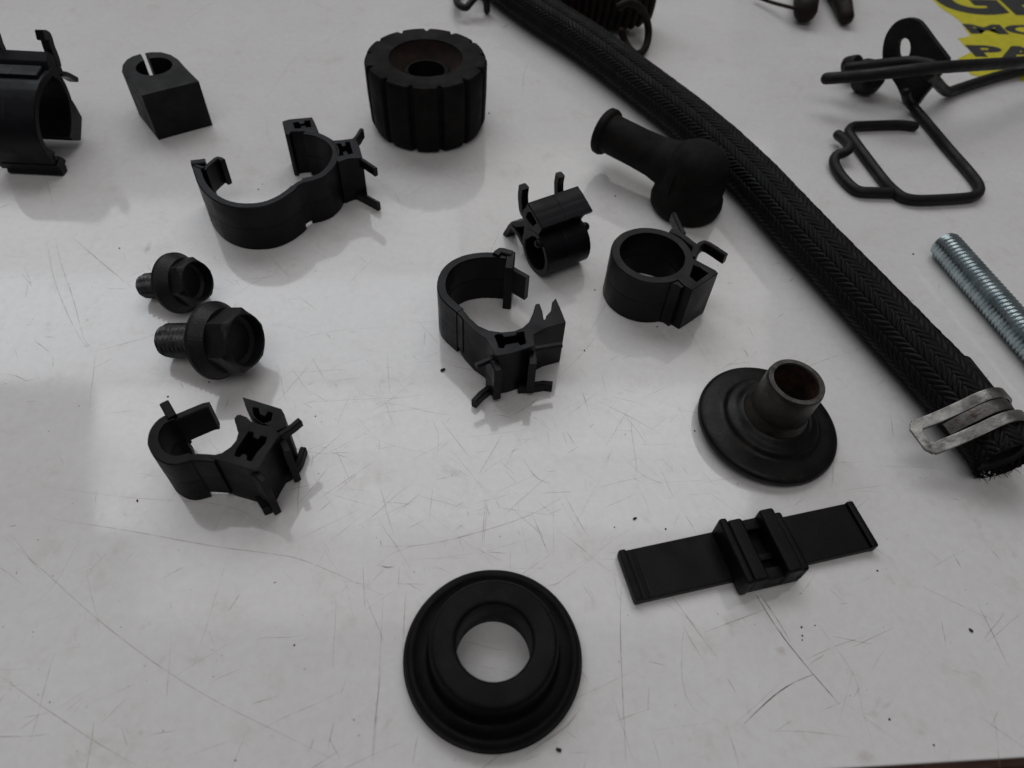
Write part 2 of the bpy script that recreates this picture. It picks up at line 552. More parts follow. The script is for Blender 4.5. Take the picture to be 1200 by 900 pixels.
# 2 the half-open one in the middle
flat_clip('half open black plastic pipe clip with two splayed feet, in the middle of the worktop', Trace(4.09, 490, 270), [
    ('strap', 'wall', [(425, 122), (350, 117), (270, 121), (195, 143), (140, 185), (114, 245), (122, 305), (160, 348), (200, 382)], 2.7, 0, H),
    ('hinge', 'wall', [(180, 362), (205, 392), (228, 420)], 2.2, 2.5, H - 0.15),
    ('saddle', 'poly', [[(195, 378), (205, 405), (222, 432), (270, 482), (325, 520), (352, 565), (372, 602), (440, 592), (520, 566), (562, 552), (556, 500), (620, 466), (710, 442),
                         (688, 385), (660, 322), (642, 342), (636, 385), (612, 418), (603, 428), (596, 385), (582, 348), (562, 352), (550, 395), (530, 438), (500, 465), (460, 481),
                         (400, 487), (340, 478), (290, 456), (250, 420), (222, 388)],
                        [(368, 505), (378, 498), (400, 497), (412, 512), (470, 503), (476, 489), (506, 484), (516, 540), (490, 548), (480, 534), (416, 546), (410, 562), (388, 560), (382, 540)]], 0.3, 0, H + 0.05),
    ('latch_tooth', 'poly', [[(612, 410), (648, 372), (668, 395), (680, 425), (625, 432)]], 0.2, 6, H - 1.5),
    ('pedestal_wall', 'wall', [(345, 600), (372, 640), (385, 670)], 2.2, 1.5, 14.5),
    ('pedestal_wall', 'wall', [(545, 560), (548, 600), (550, 640)], 2.2, 1.5, 14.5),
    ('pedestal_back', 'wall', [(390, 605), (470, 595), (540, 575)], 1.4, 1.0, 14.0),
    ('flange', 'wall', [(278, 640), (330, 618), (375, 600), (440, 590), (530, 563), (590, 556), (690, 540)], 1.6, 13.4, 14.8),
    ('prong', 'wall', [(370, 720), (335, 752), (300, 780), (268, 815)], 1.7, 0.0, 3.2),
    ('prong', 'wall', [(480, 740), (560, 735), (600, 728), (645, 732)], 1.8, 0.0, 3.2),
    ('clasp', 'wall', [(372, 112), (395, 92), (420, 98), (450, 105)], 2.4, 1, H + 0.8),
    ('clasp', 'wall', [(448, 100), (440, 150), (436, 180)], 2.6, 0, H + 0.3),
    ('tongue', 'wall', [(425, 165), (470, 190), (526, 222)], 1.9, 7.0, H - 0.8),
])
# 3 the open one at lower left
flat_clip('black plastic pipe clip with gaping jaw lying alone below the two flange bolts', Trace(5.624, 160, 450), [
    ('strap', 'wall', [(245, 212), (195, 228), (150, 262), (117, 320), (112, 385), (140, 445), (190, 485), (250, 500), (310, 490), (350, 478)], 2.7, 0, H),
    ('hinge', 'wall', [(300, 494), (370, 480), (440, 482), (520, 488)], 2.2, 2.0, H - 0.15),
    ('saddle', 'poly', [[(470, 478), (500, 468), (560, 452), (620, 412), (655, 368), (668, 320), (652, 262), (642, 225), (658, 202), (682, 198), (725, 215), (755, 245), (830, 268), (892, 275), (945, 330),
                         (900, 400), (850, 480), (815, 545), (795, 575), (740, 566), (680, 545), (620, 527), (540, 505)],
                        [(738, 312), (768, 318), (765, 350), (800, 365), (820, 340), (856, 350), (848, 385), (790, 450), (755, 505), (727, 500), (730, 465), (700, 455), (675, 480), (645, 470), (660, 430), (710, 355)]], 0.3, 0, H + 0.05),
    ('latch_block', 'poly', [[(696, 84), (780, 108), (955, 162), (975, 200), (988, 280), (905, 318), (885, 282), (830, 262), (760, 222), (722, 160)],
                             [(765, 152), (800, 158), (812, 200), (848, 214), (866, 180), (895, 190), (885, 240), (835, 258), (800, 235), (770, 200)]], 0.3, 1, H - 0.3),
    ('pedestal_wall', 'wall', [(935, 345), (965, 390), (990, 440)], 1.8, 0.6, H - 2),
    ('pedestal_wall', 'wall', [(850, 500), (880, 540), (905, 580)], 1.6, 0.6, 8),
    ('fin', 'wall', [(770, 575), (815, 610), (838, 640)], 1.8, 0.0, H - 1.0),
    ('prong', 'wall', [(935, 335), (1000, 290), (1075, 230)], 1.5, H - 3, H - 0.5),
    ('prong', 'wall', [(960, 600), (1010, 575), (1060, 515), (1098, 415)], 1.6, 0.0, 3.0),
    ('prong', 'wall', [(800, 730), (840, 790), (850, 815)], 1.8, 0.0, 3.5),
    ('clasp', 'wall', [(178, 118), (200, 155), (232, 212)], 2.3, 5, H + 0.6),
    ('tongue', 'wall', [(240, 222), (310, 195), (380, 165), (440, 142), (478, 136)], 2.0, 7.0, H - 0.4),
], 'matte_plastic')
# 4 the closed ring
flat_clip('black plastic pipe clip snapped shut into a ring, standing just below the elbow boot', Trace(4.0, 570, 190), [
    ('ring', 'ring', ((778, 432), 172), 2.9, 0, H),
    ('latch_block', 'poly', [[(898, 548), (925, 575), (966, 600), (1030, 560), (1088, 520), (1075, 506), (1030, 482), (985, 458), (955, 445), (948, 480), (930, 520)],
                             [(955, 535), (985, 560), (1040, 520), (1000, 492), (972, 482)]], 0.25, 0, H + 0.05),
    ('clasp', 'wall', [(868, 556), (895, 562), (925, 582)], 2.6, 0, H - 0.4),
    ('base_wall', 'wall', [(862, 318), (905, 335), (950, 368), (985, 400), (965, 440)], 2.4, 0, H - 0.1),
    ('prong', 'wall', [(980, 405), (1010, 376), (1042, 377), (1126, 432)], 1.7, H - 4, H - 0.3),
    ('prong', 'wall', [(925, 330), (905, 290), (880, 236)], 1.7, H - 4, H - 0.2),
    ('strap_step', 'wall', [(668, 342), (625, 365), (598, 410)], 1.2, 1, H - 1.2),
])

# ------------------------------------------------------------------ pipe clips lying on their sides: outlines read on the near end face


def side_clip(label, s, ox, oy, P0, axis, parts, base):
    axis = unit(axis)
    t = Thing('pipe_clip', label, 'pipe clip', base, 'plastic pipe clips strewn over the worktop')

    def tr(pts):
        return [onplane(ox + q[0] / s, oy + q[1] / s, P0, axis) for q in pts]
    for pt in parts:
        bm = bmesh.new()
        if pt[1] == 'wall':
            add_wall(bm, catmull(tr(pt[2])), axis, pt[3], pt[4], pt[5])
        elif pt[1] == 'poly':
            add_poly(bm, [tr(lp) for lp in pt[2]], axis, pt[4], pt[5], bevel=pt[3])
        elif pt[1] == 'ring':
            c_, r = pt[2]
            u = unit(np.cross(Z, axis))
            cc = P0 + Z * c_
            P = np.array([cc + r * (math.cos(a) * u + math.sin(a) * Z) for a in np.linspace(0, 2 * math.pi, 60, endpoint=False)])
            add_wall(bm, P, axis, pt[3], pt[4], pt[5], closed=True)
        elif pt[1] == 'rod':
            q = tr(pt[2])[0]
            add_tube(bm, np.array([q + axis * h for h in np.linspace(pt[4], pt[5], 12)]), pt[3])
        finish(pt[0], bm, 'black_plastic', t, angle=40)
    return t


AX = unit(G(690, 306) - G(638, 326))
P0 = G(626.5, 296, 7.8)
P0[2] = 0
Ln = 16.5
side_clip('small black plastic pipe clip tipped on its side with two upright prongs', 6.67, 580, 200, P0, AX, [
    ('ring', 'ring', (7.8, 6.8), 2.0, 0, Ln),
    ('base_block', 'poly', [[(262, 262), (292, 300), (372, 456), (345, 490), (330, 520), (285, 512), (240, 540), (215, 560), (225, 440), (225, 390), (190, 335), (215, 310)],
                            [(252, 325), (285, 325), (322, 412), (296, 436), (262, 400), (240, 365)]], 0.2, 0.1, Ln - 0.2),
    ('top_plate', 'wall', [(258, 262), (310, 345), (372, 458)], 1.4, -0.4, Ln + 2.0),
    ('prong', 'wall', [(205, 330), (196, 280), (192, 200), (198, 132)], 2.6, 0, 2.6),
    ('prong', 'wall', [(205, 330), (196, 280), (192, 200), (198, 132)], 2.6, 13.5, 15.8),
    ('foot', 'wall', [(225, 415), (165, 425), (118, 432), (62, 512)], 2.0, 0.3, 4.5),
    ('brace', 'wall', [(130, 440), (175, 500), (225, 590)], 2.0, 0, Ln - 1),
    ('clasp', 'rod', [(352, 566)], 1.5, -0.4, Ln + 0.6),
], G(655, 315))

P0 = G(75, 204)
AX = np.array([1.0, 0.05, 0])
Ln = -20.5
side_clip('black plastic pipe clip on its side, cut off by the left picture edge', 4.5, 0, 20, P0, AX, [
    ('strap', 'wall', [(285, 282), (232, 345), (202, 430), (195, 530), (208, 620), (238, 690), (275, 740), (325, 795)], 2.6, Ln, 0),
    ('saddle', 'wall', [(275, 285), (318, 318), (352, 380), (375, 450), (385, 530), (385, 600), (378, 640)], 2.4, Ln, -0.1),
    ('latch_block', 'poly', [[(368, 412), (400, 460), (438, 530), (432, 652), (385, 652), (392, 560), (385, 480)]], 0.3, Ln, -0.2),
    ('base_block', 'poly', [[(262, 182), (300, 215), (325, 255), (345, 300), (300, 300), (260, 285), (250, 235)]], 0.3, Ln, -0.3),
    ('prong', 'wall', [(318, 262), (305, 215), (280, 150), (265, 100), (236, 96)], 3.2, -3.0, -0.2),
    ('prong', 'wall', [(318, 262), (305, 215), (280, 150), (265, 100), (236, 96)], 3.2, Ln, Ln + 3.0),
    ('prong', 'wall', [(335, 300), (370, 305), (420, 330)], 1.8, -4.0, -0.4),
    ('tongue', 'wall', [(240, 690), (280, 705), (312, 722)], 1.8, Ln + 6, -1.5),
    ('clasp', 'wall', [(300, 760), (328, 795), (338, 828)], 4.0, Ln + 2, 0.5),
    ('clasp', 'wall', [(285, 745), (325, 750), (342, 765)], 1.8, Ln + 4, 0.3),
    ('rib', 'wall', [(258, 285), (228, 332)], 3.4, Ln, -1.5),
], G(45, 190))

# ------------------------------------------------------------------ split D-shaped block
tr = Trace(4.5, 0, 20)
HB = 18.0
out = [(745, 414), (640, 282), (646, 250), (668, 222), (700, 203), (735, 193), (748, 190), (772, 262),
       ]
arc = tr.at([(745, 414), (690, 345), (641, 284), (645, 252), (668, 222), (700, 204), (742, 192)], HB)
slitA = tr.at([(778, 296)], HB)[0]
slitB = tr.at([(798, 300)], HB)[0]
rest = tr.at([(762, 188), (800, 183), (850, 183), (900, 197), (940, 222), (975, 262), (1050, 338)], HB)
hc = tr.at([(812, 258)], HB)[0]
hr = 90 / 4.5 / scale(hc + Z * HB)
# the bore opens into the slit: outline runs in along the slit, round the bore and out again
a0 = math.atan2(*(tr.at([(742, 192)], HB)[0] - hc)[1::-1])
bore = [hc + hr * np.array([math.cos(a), math.sin(a), 0]) for a in np.linspace(a0 + 0.16, a0 + 2 * math.pi - 0.16, 40)]
t = Thing('split_block', 'black rubber D shaped block with a slit running into its round bore', 'bushing', tr.at([(850, 300)], HB)[0])
bm = bmesh.new()
add_poly(bm, [list(arc) + bore + list(rest)], Z, 0, HB, bevel=0.3)
finish('split_block_body', bm, 'black_rubber', t, angle=40)

# ------------------------------------------------------------------ ribbed roller
HR = 27.0
C = G(499, 66, HR)
C = np.array([C[0], C[1], 0])
RO = 72.0 / scale(C + Z * HR)
t = Thing('ribbed_roller', 'thick black rubber roller with lengthwise grooves and a dished top', 'roller', C)
bm = bmesh.new()
NG = 13


def groove(a):
    x = ((a / (2 * math.pi) * NG) % 1.0)
    d = abs(x - 0.5)
    return 1.0 if d > 0.10 else 0.925 + 0.075 * max(0, (d - 0.06) / 0.04) ** 0.7


prof = [(0.60, HR - 0.35, 0), (0.90, HR, 0), (0.965, HR - 0.3, 1), (1.0, HR - 2.0, 1), (1.0, HR * 0.55, 1), (0.985, 4, 1), (0.93, 0.9, 1), (0.86, 0.0, 0), (0.3, 0.0, 0)]
SEG = NG * 24
rows = []
for r, h, g in prof:
    rows.append([C + Z * h + RO * r * (groove(a) if g else min(1, groove(a) + (0.012 if r > .8 else 1))) * np.array([math.cos(a), math.sin(a), 0]) for a in np.linspace(0, 2 * math.pi, SEG, endpoint=False)])
add_grid(bm, np.array(rows), cv=True)
finish('tread', bm, 'dusty_rubber', t, angle=28)
bm = bmesh.new()
add_lathe(bm, C, Z, [(RO * 0.62, HR - 0.4), (RO * 0.58, HR - 2.2), (RO * 0.50, HR - 4.4), (RO * 0.41, HR - 6.0), (RO * 0.38, HR - 7.0)], closed=False)
finish('dish', bm, 'rusty_dish', t)
bm = bmesh.new()
add_lathe(bm, C, Z, round_prof([(RO * 0.39, HR - 8), (RO * 0.375, HR - 5.6), (RO * 0.30, HR - 5.0), (RO * 0.29, 1.0), (RO * 0.39, 1.0)], 0.5))
finish('sleeve', bm, 'dusty_rubber', t)

# ------------------------------------------------------------------ flange bolts


def flange_bolt(label, tip_px, phi, rt, rf, Lt, rh, hh):
    tau = math.atan((rf - rt) / (Lt + 0.8))
    ax = np.array([math.cos(tau) * math.cos(phi), -math.cos(tau) * math.sin(phi), math.sin(tau)])
    tip = G(*tip_px, rt * math.cos(tau))
    u = unit(np.cross(ax, Z))
    v = np.cross(u, ax) * -1
    t = Thing('flange_bolt', label, 'bolt', np.array([tip[0], tip[1], 0]) + np.array([ax[0], ax[1], 0]) * Lt, 'flange bolts lying together')

    def ringpts(a_, rfun, n=72):
        return [tip + ax * a_ + rfun(th) * (math.cos(th) * u + math.sin(th) * v) for th in np.linspace(0, 2 * math.pi, n, endpoint=False)]
    # threaded shank
    bm = bmesh.new()
    pitch, dep = 1.5, 0.85
    rows = []
    for a_ in np.arange(0, Lt + 0.1, pitch / 8):
        k = min(1, (a_ + 0.25) / 1.6)
        rows.append(ringpts(a_, lambda th: (rt - dep * abs(((a_ / pitch - th / (2 * math.pi)) % 1) * 2 - 1)) * (0.82 + 0.18 * k), 40))
    add_grid(bm, np.array(rows), cv=True, cap0=True)
    finish('thread', bm, 'oiled_thread', t, angle=60)
    # flange
    bm = bmesh.new()
    prof = [(0.2, 0.0), (rf - 0.4, 0.0), (rf, 0.35), (rf, 1.3), (rf - 0.4, 1.7), (rh + 0.5, 3.6), (rh - 0.1, 4.8), (rh * 0.8, 5.0)]
    add_grid(bm, np.array([ringpts(Lt + h, lambda th, r=r: r) for r, h in prof]), cv=True)
    finish('flange', bm, 'black_oxide', t)

    # hexagon head with a cupped end
    def hexr(k):
        def f(th):
            d = ((th + 0.25) % (math.pi / 3)) - math.pi / 6
            return min(rh * 0.866 / math.cos(d), rh * 0.985) * k
        return f
    bm = bmesh.new()
    rows = [ringpts(Lt + 2.2, hexr(1.0)), ringpts(Lt + hh - 1.4, hexr(1.0))]
    for th_h, k, m_ in ((-0.6, 0.97, 0.5), (-0.15, 0.94, 0.9), (0.0, 0.90, 1.0)):
        rows.append(ringpts(Lt + hh + th_h, lambda th: hexr(k)(th) * (1 - m_) + rh * 0.866 * k * m_))
    rc = rh * 0.77
    for r, h in ((rc + 0.25, 0.0), (rc, -0.3), (rc * 0.96, -3.2), (rc * 0.8, -3.9), (rc * 0.3, -4.1), (0.05, -4.1)):
        rows.append(ringpts(Lt + hh + h, lambda th: r))
    add_grid(bm, np.array(rows), cv=True)
    finish('hex_head', bm, 'black_oxide', t, angle=28)
    return t


flange_bolt('smaller black flange bolt, the rear one of the two, half hidden by the larger', (169, 335.5), R_(10), 3.9, 9.0, 12.8, 7.3, 8.8)
flange_bolt('larger black flange bolt with cupped hexagon head, in front of the smaller one', (194, 399), R_(10.5), 5.0, 10.8, 17.3, 9.1, 11.2)

# ------------------------------------------------------------------ elbow boot
BC = G(801, 243)
t = Thing('elbow_boot', 'black rubber elbow boot with a domed cap, lying against the braided hose', 'rubber boot', BC)
bm = bmesh.new()
RB = 12.6
lean = unit(np.array([0.06, 0.06, 1.0]))
add_lathe(bm, BC, lean, [(RB * 0.80, 2.0), (RB * 0.86, 0.3), (RB * 0.93, 0.0), (RB, 1.2), (RB * 1.03, 3.5), (RB * 1.0, 6.0), (RB * 0.945, 7.0), (RB * 0.93, 8.2), (RB * 0.92, 12), (RB * 0.89, 16),
                         (RB * 0.80, 20.0), (RB * 0.64, 22.6), (RB * 0.42, 24.3), (RB * 0.2, 25.0), (0.05, 25.2)], closed=False, wob=0.008, seed=4)
finish('cap', bm, 'dusty_rubber', t, angle=60)
bm = bmesh.new()
e1 = BC + lean * 13.0
e0 = G(708, 153, 14.0)
dr = unit(e0 - e1)
Lt = np.linalg.norm(e0 - e1)
prof = []
for a_, r in ((0, 9.6), (0.2, 9.0), (0.32, 8.0), (0.42, 7.3), (0.6, 7.0), (0.9, 7.0), (0.925, 7.2), (0.935, 8.1), (0.96, 8.5), (1.0, 8.4), (1.01, 8.0), (1.01, 5.8), (0.6, 5.3), (0.3, 5.2)):
    prof.append((r, a_ * Lt))
add_lathe(bm, e1, dr, prof, closed=False, seg=48, wob=0.004)
finish('spout', bm, 'dusty_rubber', t, angle=50)
bm = bmesh.new()
n_ = unit(np.cross(dr, lean))
add_lathe(bm, e1 - lean * 1.2, dr, [(RB * 0.90, 2.6), (RB * 0.945, 3.0), (RB * 0.90, 3.4)], closed=False, seg=48)
finish('mould_seam', bm, 'dusty_rubber', t)

# ------------------------------------------------------------------ braided hose
RH = 8.5
cl = [(530, -62), (612, 1), (690, 52), (765, 108), (824, 155), (880, 207), (940, 272), (995, 330), (1045, 383), (1092, 433), (1138, 484), (1162, 513), (1182, 540)]
HP = catmull([G(x, y, RH) for x, y in cl], step=2.0)
seglen = np.concatenate([[0], np.cumsum(np.linalg.norm(np.diff(HP, axis=0), axis=1))])
LH = seglen[-1]
t_h = Thing('braided_hose', 'thick black braided hose running across the worktop from the top edge to the lower right', 'hose', [HP[len(HP) // 2][0], HP[len(HP) // 2][1], 0])
ns = int(LH / 0.26)
S = np.linspace(0, LH, ns)
PC = np.stack([np.interp(S, seglen, HP[:, k]) for k in range(3)], 1)
TC = tangents(PC)
# smooth the tangents
kern = np.ones(41) / 41
TC = np.stack([np.convolve(np.pad(TC[:, k], 20, mode='edge'), kern, 'valid') for k in range(3)], 1)
TC /= np.linalg.norm(TC, axis=1)[:, None]
NC = np.cross(TC, Z)
NC /= np.linalg.norm(NC, axis=1)[:, None]
BCc = np.cross(NC, TC)
ncol, per = 16, 18
nth = ncol * per
TH = np.arange(nth) / nth
cc = TH * ncol
kcol = np.floor(cc).astype(int)
fc = cc - kcol
sgn = np.where(kcol % 2 == 0, 1.0, -1.0)
wcol = 2 * math.pi * RH / ncol
pstr = 2.35
wobS = 0.25 * np.sin(S * 0.31) + 0.18 * np.sin(S * 0.83 + 1)
phase = (S[:, None] + wobS[:, None] + sgn[None, :] * (fc[None, :] - 0.5) * wcol * 1.15 + 0.5 * pstr * (kcol % 2)[None, :]) / pstr
yarn = np.abs(np.sin(math.pi * phase)) ** 0.7 + 0.10 * np.abs(np.sin(3 * math.pi * phase))
across = 1 - (2 * fc - 1) ** 4
rng = np.random.RandomState(3)
ind = rng.uniform(-0.08, 0.08, (4000, ncol))
hgt = 0.12 * across[None, :] + 0.58 * yarn * (0.62 + 0.38 * across[None, :]) + ind[(np.floor(phase).astype(int) % 4000), np.broadcast_to(kcol[None, :], phase.shape)] * yarn
fray = np.clip((S - (LH - 2.5)) / 2.5, 0, 1)[:, None]
RR = RH - 0.66 + hgt + fray * rng.uniform(-0.3, 0.5, phase.shape)
ang = 2 * math.pi * TH
A = PC[:, None, :] + RR[:, :, None] * (np.cos(ang)[None, :, None] * NC[:, None, :] + np.sin(ang)[None, :, None] * BCc[:, None, :])
V = ((A - t_h.base) * MM).reshape(-1, 3).astype(np.float32)
idx = np.arange(ns * nth).reshape(ns, nth)
q = np.stack([idx[:-1], idx[1:], np.roll(idx[1:], -1, 1), np.roll(idx[:-1], -1, 1)], -1).reshape(-1, 4)
me = bpy.data.meshes.new('braid')
me.vertices.add(len(V))
me.vertices.foreach_set('co', V.ravel())
me.loops.add(q.size)
me.loops.foreach_set('vertex_index', q.ravel().astype(np.int32))
me.polygons.add(len(q))
me.polygons.foreach_set('loop_start', np.arange(0, q.size, 4, dtype=np.int32))
me.polygons.foreach_set('use_smooth', np.ones(len(q), dtype=bool))
me.update(calc_edges=True)
me.validate()
me.materials.append(MATS['braid'])
braid = bpy.data.objects.new('braid', me)
col.objects.link(braid)
braid.parent = t_h.o
# rubber inner tube showing at the cut end
bm = bmesh.new()
add_lathe(bm, PC[-1], TC[-1], round_prof([(RH - 0.6, -6), (RH - 0.7, -1.6), (5.0, -2.2), (4.6, -30), (RH - 0.9, -30)], 0.4))
finish('inner_tube', bm, 'black_rubber', t_h)
# loose fibres of the braid
bm = bmesh.new()
random.seed(5)
for k in range(150):
    if k < 70:
        i = ns - 1 - int(random.random() * 8)
        a_ = random.uniform(0, 2 * math.pi)
        d = TC[i] * random.uniform(0.6, 1.0) + NC[i] * random.uniform(-0.7, 0.7) + Z * random.uniform(-0.6, 0.3)
        ln = random.uniform(0.8, 2.4)
    else:
        i = int(random.random() * (ns - 1))
        a_ = random.uniform(-0.5, 3.6)
        d = NC[i] * math.cos(a_) + Z * math.sin(a_) + TC[i] * random.uniform(-1, 1) + Z * random.uniform(-0.5, 0.5)
        ln = random.uniform(0.5, 1.5)
    p0 = PC[i] + (RH - 0.2) * (NC[i] * math.cos(a_) + BCc[i] * math.sin(a_))
    d = unit(d)
    bend = unit(np.random.RandomState(k).normal(size=3)) * ln * 0.35
    pts = np.array([p0 + d * ln * s + bend * s * s for s in np.linspace(0, 1, 5)])
    pts[:, 2] = np.maximum(pts[:, 2], 0.1)
    add_tube(bm, pts, np.linspace(0.09, 0.05, 5), seg=4, round_ends=False)
fb = finish('loose_fibres', bm, 'braid', t_h, parent=braid)
fb['kind'] = 'stuff'

# ------------------------------------------------------------------ spring band clamp round the hose end
ic = int(np.argmin(np.abs(S - (LH - 11.5))))
OC, TX, NX, BX = PC[ic], TC[ic], NC[ic], BCc[ic]
t = Thing('hose_clamp', 'grey spring steel band clamp with an open slotted tail, round the hose end', 'hose clamp', [OC[0], OC[1], 0])
RCL = RH + 0.75
# NX points to the right of travel; the tail leaves on the left side (camera side)
side = NX
arcs, tans = [], []
th0, th1 = math.radians(-150), math.radians(48)
# profile runs from under the right side over the top, down the left side, then off along the tangent


THL = math.radians(125)


def prof_pt(s):
    """point of the band centre line in (side, up) coordinates at arc length s; the tail straightens out"""
    th_start, th_leave = math.radians(-60), THL
    sl = (th_leave - th_start) * RCL
    if s <= sl:
        th = th_start + s / RCL
        return (-math.cos(th) * RCL, math.sin(th) * RCL), (-math.cos(th), math.sin(th))
    th = th_leave
    p0 = np.array((-math.cos(th) * RCL, math.sin(th) * RCL))
    tg = np.array((math.sin(th), math.cos(th)))
    k = s - sl
    n0 = np.array((-math.cos(th), math.sin(th)))
    q_ = p0 + tg * k + n0 * 0.012 * k * k
    return q_, n0


SL = (THL + math.radians(60)) * RCL
STOT = SL + 17.0
WB = 11.0
NI, NJ = 150, 23
bm = bmesh.new()
grid = {}
svals = np.linspace(0, STOT, NI)
wvals = np.linspace(-WB / 2, WB / 2, NJ)


def inside(s, wv):
    # rounded outer end of the tail
    e = s - (STOT - 3.0)
    if e > 0 and abs(wv) > WB / 2 - 3.0:
        dx, dy = e, abs(wv) - (WB / 2 - 3.0)
        if dx * dx + dy * dy > 9.2:
            return False
    # long slot
    s0, s1, hw = 12.5, STOT - 2.4, 2.1
    if s0 < s < s1 and abs(wv) < hw:
        if s < s0 + hw:
            return (s - s0 - hw) ** 2 + wv * wv > hw * hw
        if s > s1 - 1.2 and abs(wv) > hw - 1.2:
            return (s - s1 + 1.2) ** 2 + (abs(wv) - hw + 1.2) ** 2 > 1.44
        return False
    return True


def gv(i, j, lift=0.0):
    if (i, j) not in grid:
        (a_, b_), _ = prof_pt(svals[i])
        grid[(i, j)] = bm.verts.new(OC + side * a_ + BX * b_ + TX * wvals[j])
    return grid[(i, j)]


for i in range(NI - 1):
    for j in range(NJ - 1):
        if inside((svals[i] + svals[i + 1]) / 2, (wvals[j] + wvals[j + 1]) / 2):
            bm.faces.new((gv(i, j), gv(i + 1, j), gv(i + 1, j + 1), gv(i, j + 1)))
ob = finish('band', bm, 'clamp_steel', t, angle=60)
sm = ob.modifiers.new('smooth', 'SMOOTH')
sm.factor, sm.iterations = 0.5, 3
so = ob.modifiers.new('thickness', 'SOLIDIFY')
so.thickness, so.offset = 0.9 * MM, 0.0
bv = ob.modifiers.new('bevel', 'BEVEL')
bv.width, bv.limit_method, bv.segments = 0.15 * MM, 'ANGLE', 2
# tongue that slides through the slot
bm = bmesh.new()
rows = []
for s_ in np.linspace(SL - 8.5, SL + 9.0, 30):
    k = max(0, (s_ - (SL - 8.5)) / 17.5)
    (a_, b_), n0 = prof_pt(s_)
    lift = -0.3 + 1.0 * math.sin(math.pi * k) - 1.6 * max(0, k - 0.75)
    a_, b_ = a_ + n0[0] * lift, b_ + n0[1] * lift
    rows.append([OC + side * (a_ + n0[0] * hh_) + BX * (b_ + n0[1] * hh_) + TX * ww for ww, hh_ in ((-1.75, -0.4), (1.75, -0.4), (1.75, 0.3), (1.55, 0.45), (-1.55, 0.45), (-1.75, 0.3))])
add_grid(bm, np.array(rows), cv=True, cap0=True, cap1=True)
tongue = finish('tongue', bm, 'worn_steel', t, angle=40)
bm = bmesh.new()
rows = []
for s_ in np.linspace(SL - 1.0, SL + 4.0, 12):
    (a_, b_), n0 = prof_pt(s_)
    k = (s_ - SL + 1.0) / 5.0
    lift = 0.9 + 0.35 * math.sin(math.pi * k)
    rows.append([OC + side * (a_ + n0[0] * (lift + hh_)) + BX * (b_ + n0[1] * (lift + hh_)) + TX * ww for ww, hh_ in ((-0.5, -0.6), (0.5, -0.6), (0.35, 0.1), (-0.35, 0.1))])
add_grid(bm, np.array(rows), cv=True, cap0=True, cap1=True)
finish('tongue_rib', bm, 'worn_steel', t, parent=tongue, angle=60)

# ------------------------------------------------------------------ flanged metal sleeve
C = G(895, 502)
C[2] = 0
t = Thing('flanged_sleeve', 'dark oily steel sleeve with a wide round flange, standing upright beside the hose end', 'sleeve', C)
ax = unit([0.07, 0.0, 1.0])
RF = 19.4
bm = bmesh.new()
add_lathe(bm, C + Z * 0.5, ax, round_prof([(5, 0.2), (RF - 0.8, 0.2), (RF, 1.0), (RF, 2.6), (RF - 0.8, 3.4), (RF * 0.86, 3.9), (RF * 0.72, 4.2), (RF * 0.68, 4.6), (RF * 0.64, 5.8), (RF * 0.55, 6.3), (RF * 0.47, 7.6), (5, 7.8)], 0.6), seg=96, wob=0.0015)
finish('flange', bm, 'oily_steel', t, angle=50)
HS = 21.0
bm = bmesh.new()
add_lathe(bm, C + Z * 0.5, ax, round_prof([(RF * 0.46, 6.0), (RF * 0.45, 8.0), (RF * 0.40, 10.0), (RF * 0.39, HS - 1.0), (RF * 0.378, HS), (RF * 0.31, HS), (RF * 0.295, HS - 0.8), (RF * 0.295, 5.0), (RF * 0.40, 5.0)], 0.4), seg=72)
tube = finish('tube', bm, 'collar_steel', t, angle=50)
bm = bmesh.new()
add_lathe(bm, C + Z * 0.5, ax, round_prof([(RF * 0.378, HS - 0.02), (RF * 0.375, HS + 0.06), (RF * 0.312, HS + 0.06), (RF * 0.312, HS - 0.02)], 0.02), seg=72)
finish('rim', bm, 'worn_steel', t, parent=tube, angle=50)
bm = bmesh.new()
add_lathe(bm, C + Z * 0.5, ax, [(RF * 0.294, HS - 0.9), (RF * 0.290, HS - 6), (RF * 0.285, HS - 14), (RF * 0.28, 4)], closed=False, seg=72)
finish('bore', bm, 'rusty_bore', t, parent=tube, label='rusty brown bore')

# ------------------------------------------------------------------ grommet
C = G(577.5, 771.5)
C[2] = 0
t = Thing('grommet', 'round black rubber grommet with a stepped collar, nearest to the viewer', 'grommet', C)
bm = bmesh.new()
RG = 19.2
prof = [(8.1, 0.0), (RG - 1.6, 0.0), (RG - 0.3, 0.9), (RG, 2.2), (RG - 0.2, 3.6), (RG - 0.9, 4.5), (RG - 1.6, 4.7), (RG - 2.2, 4.3), (RG - 3.0, 3.6), (14.8, 3.4), (14.2, 3.7), (13.8, 5.0),
        (13.5, 10.4), (13.35, 11.2), (12.9, 11.7), (12.3, 11.85), (9.0, 11.9), (8.3, 11.7), (7.95, 11.1), (7.8, 6.0)]
add_lathe(bm, C, Z, prof, seg=110, wob=0.002, seed=9)
gr = finish('grommet_ring', bm, 'grommet_rubber', t, angle=50)
bm = bmesh.new()
add_lathe(bm, C, Z, [(RG - 0.1, 1.6), (RG + 0.25, 2.1), (RG - 0.1, 2.7)], closed=False, seg=110)
finish('mould_line', bm, 'grommet_rubber', t, parent=gr, angle=50)

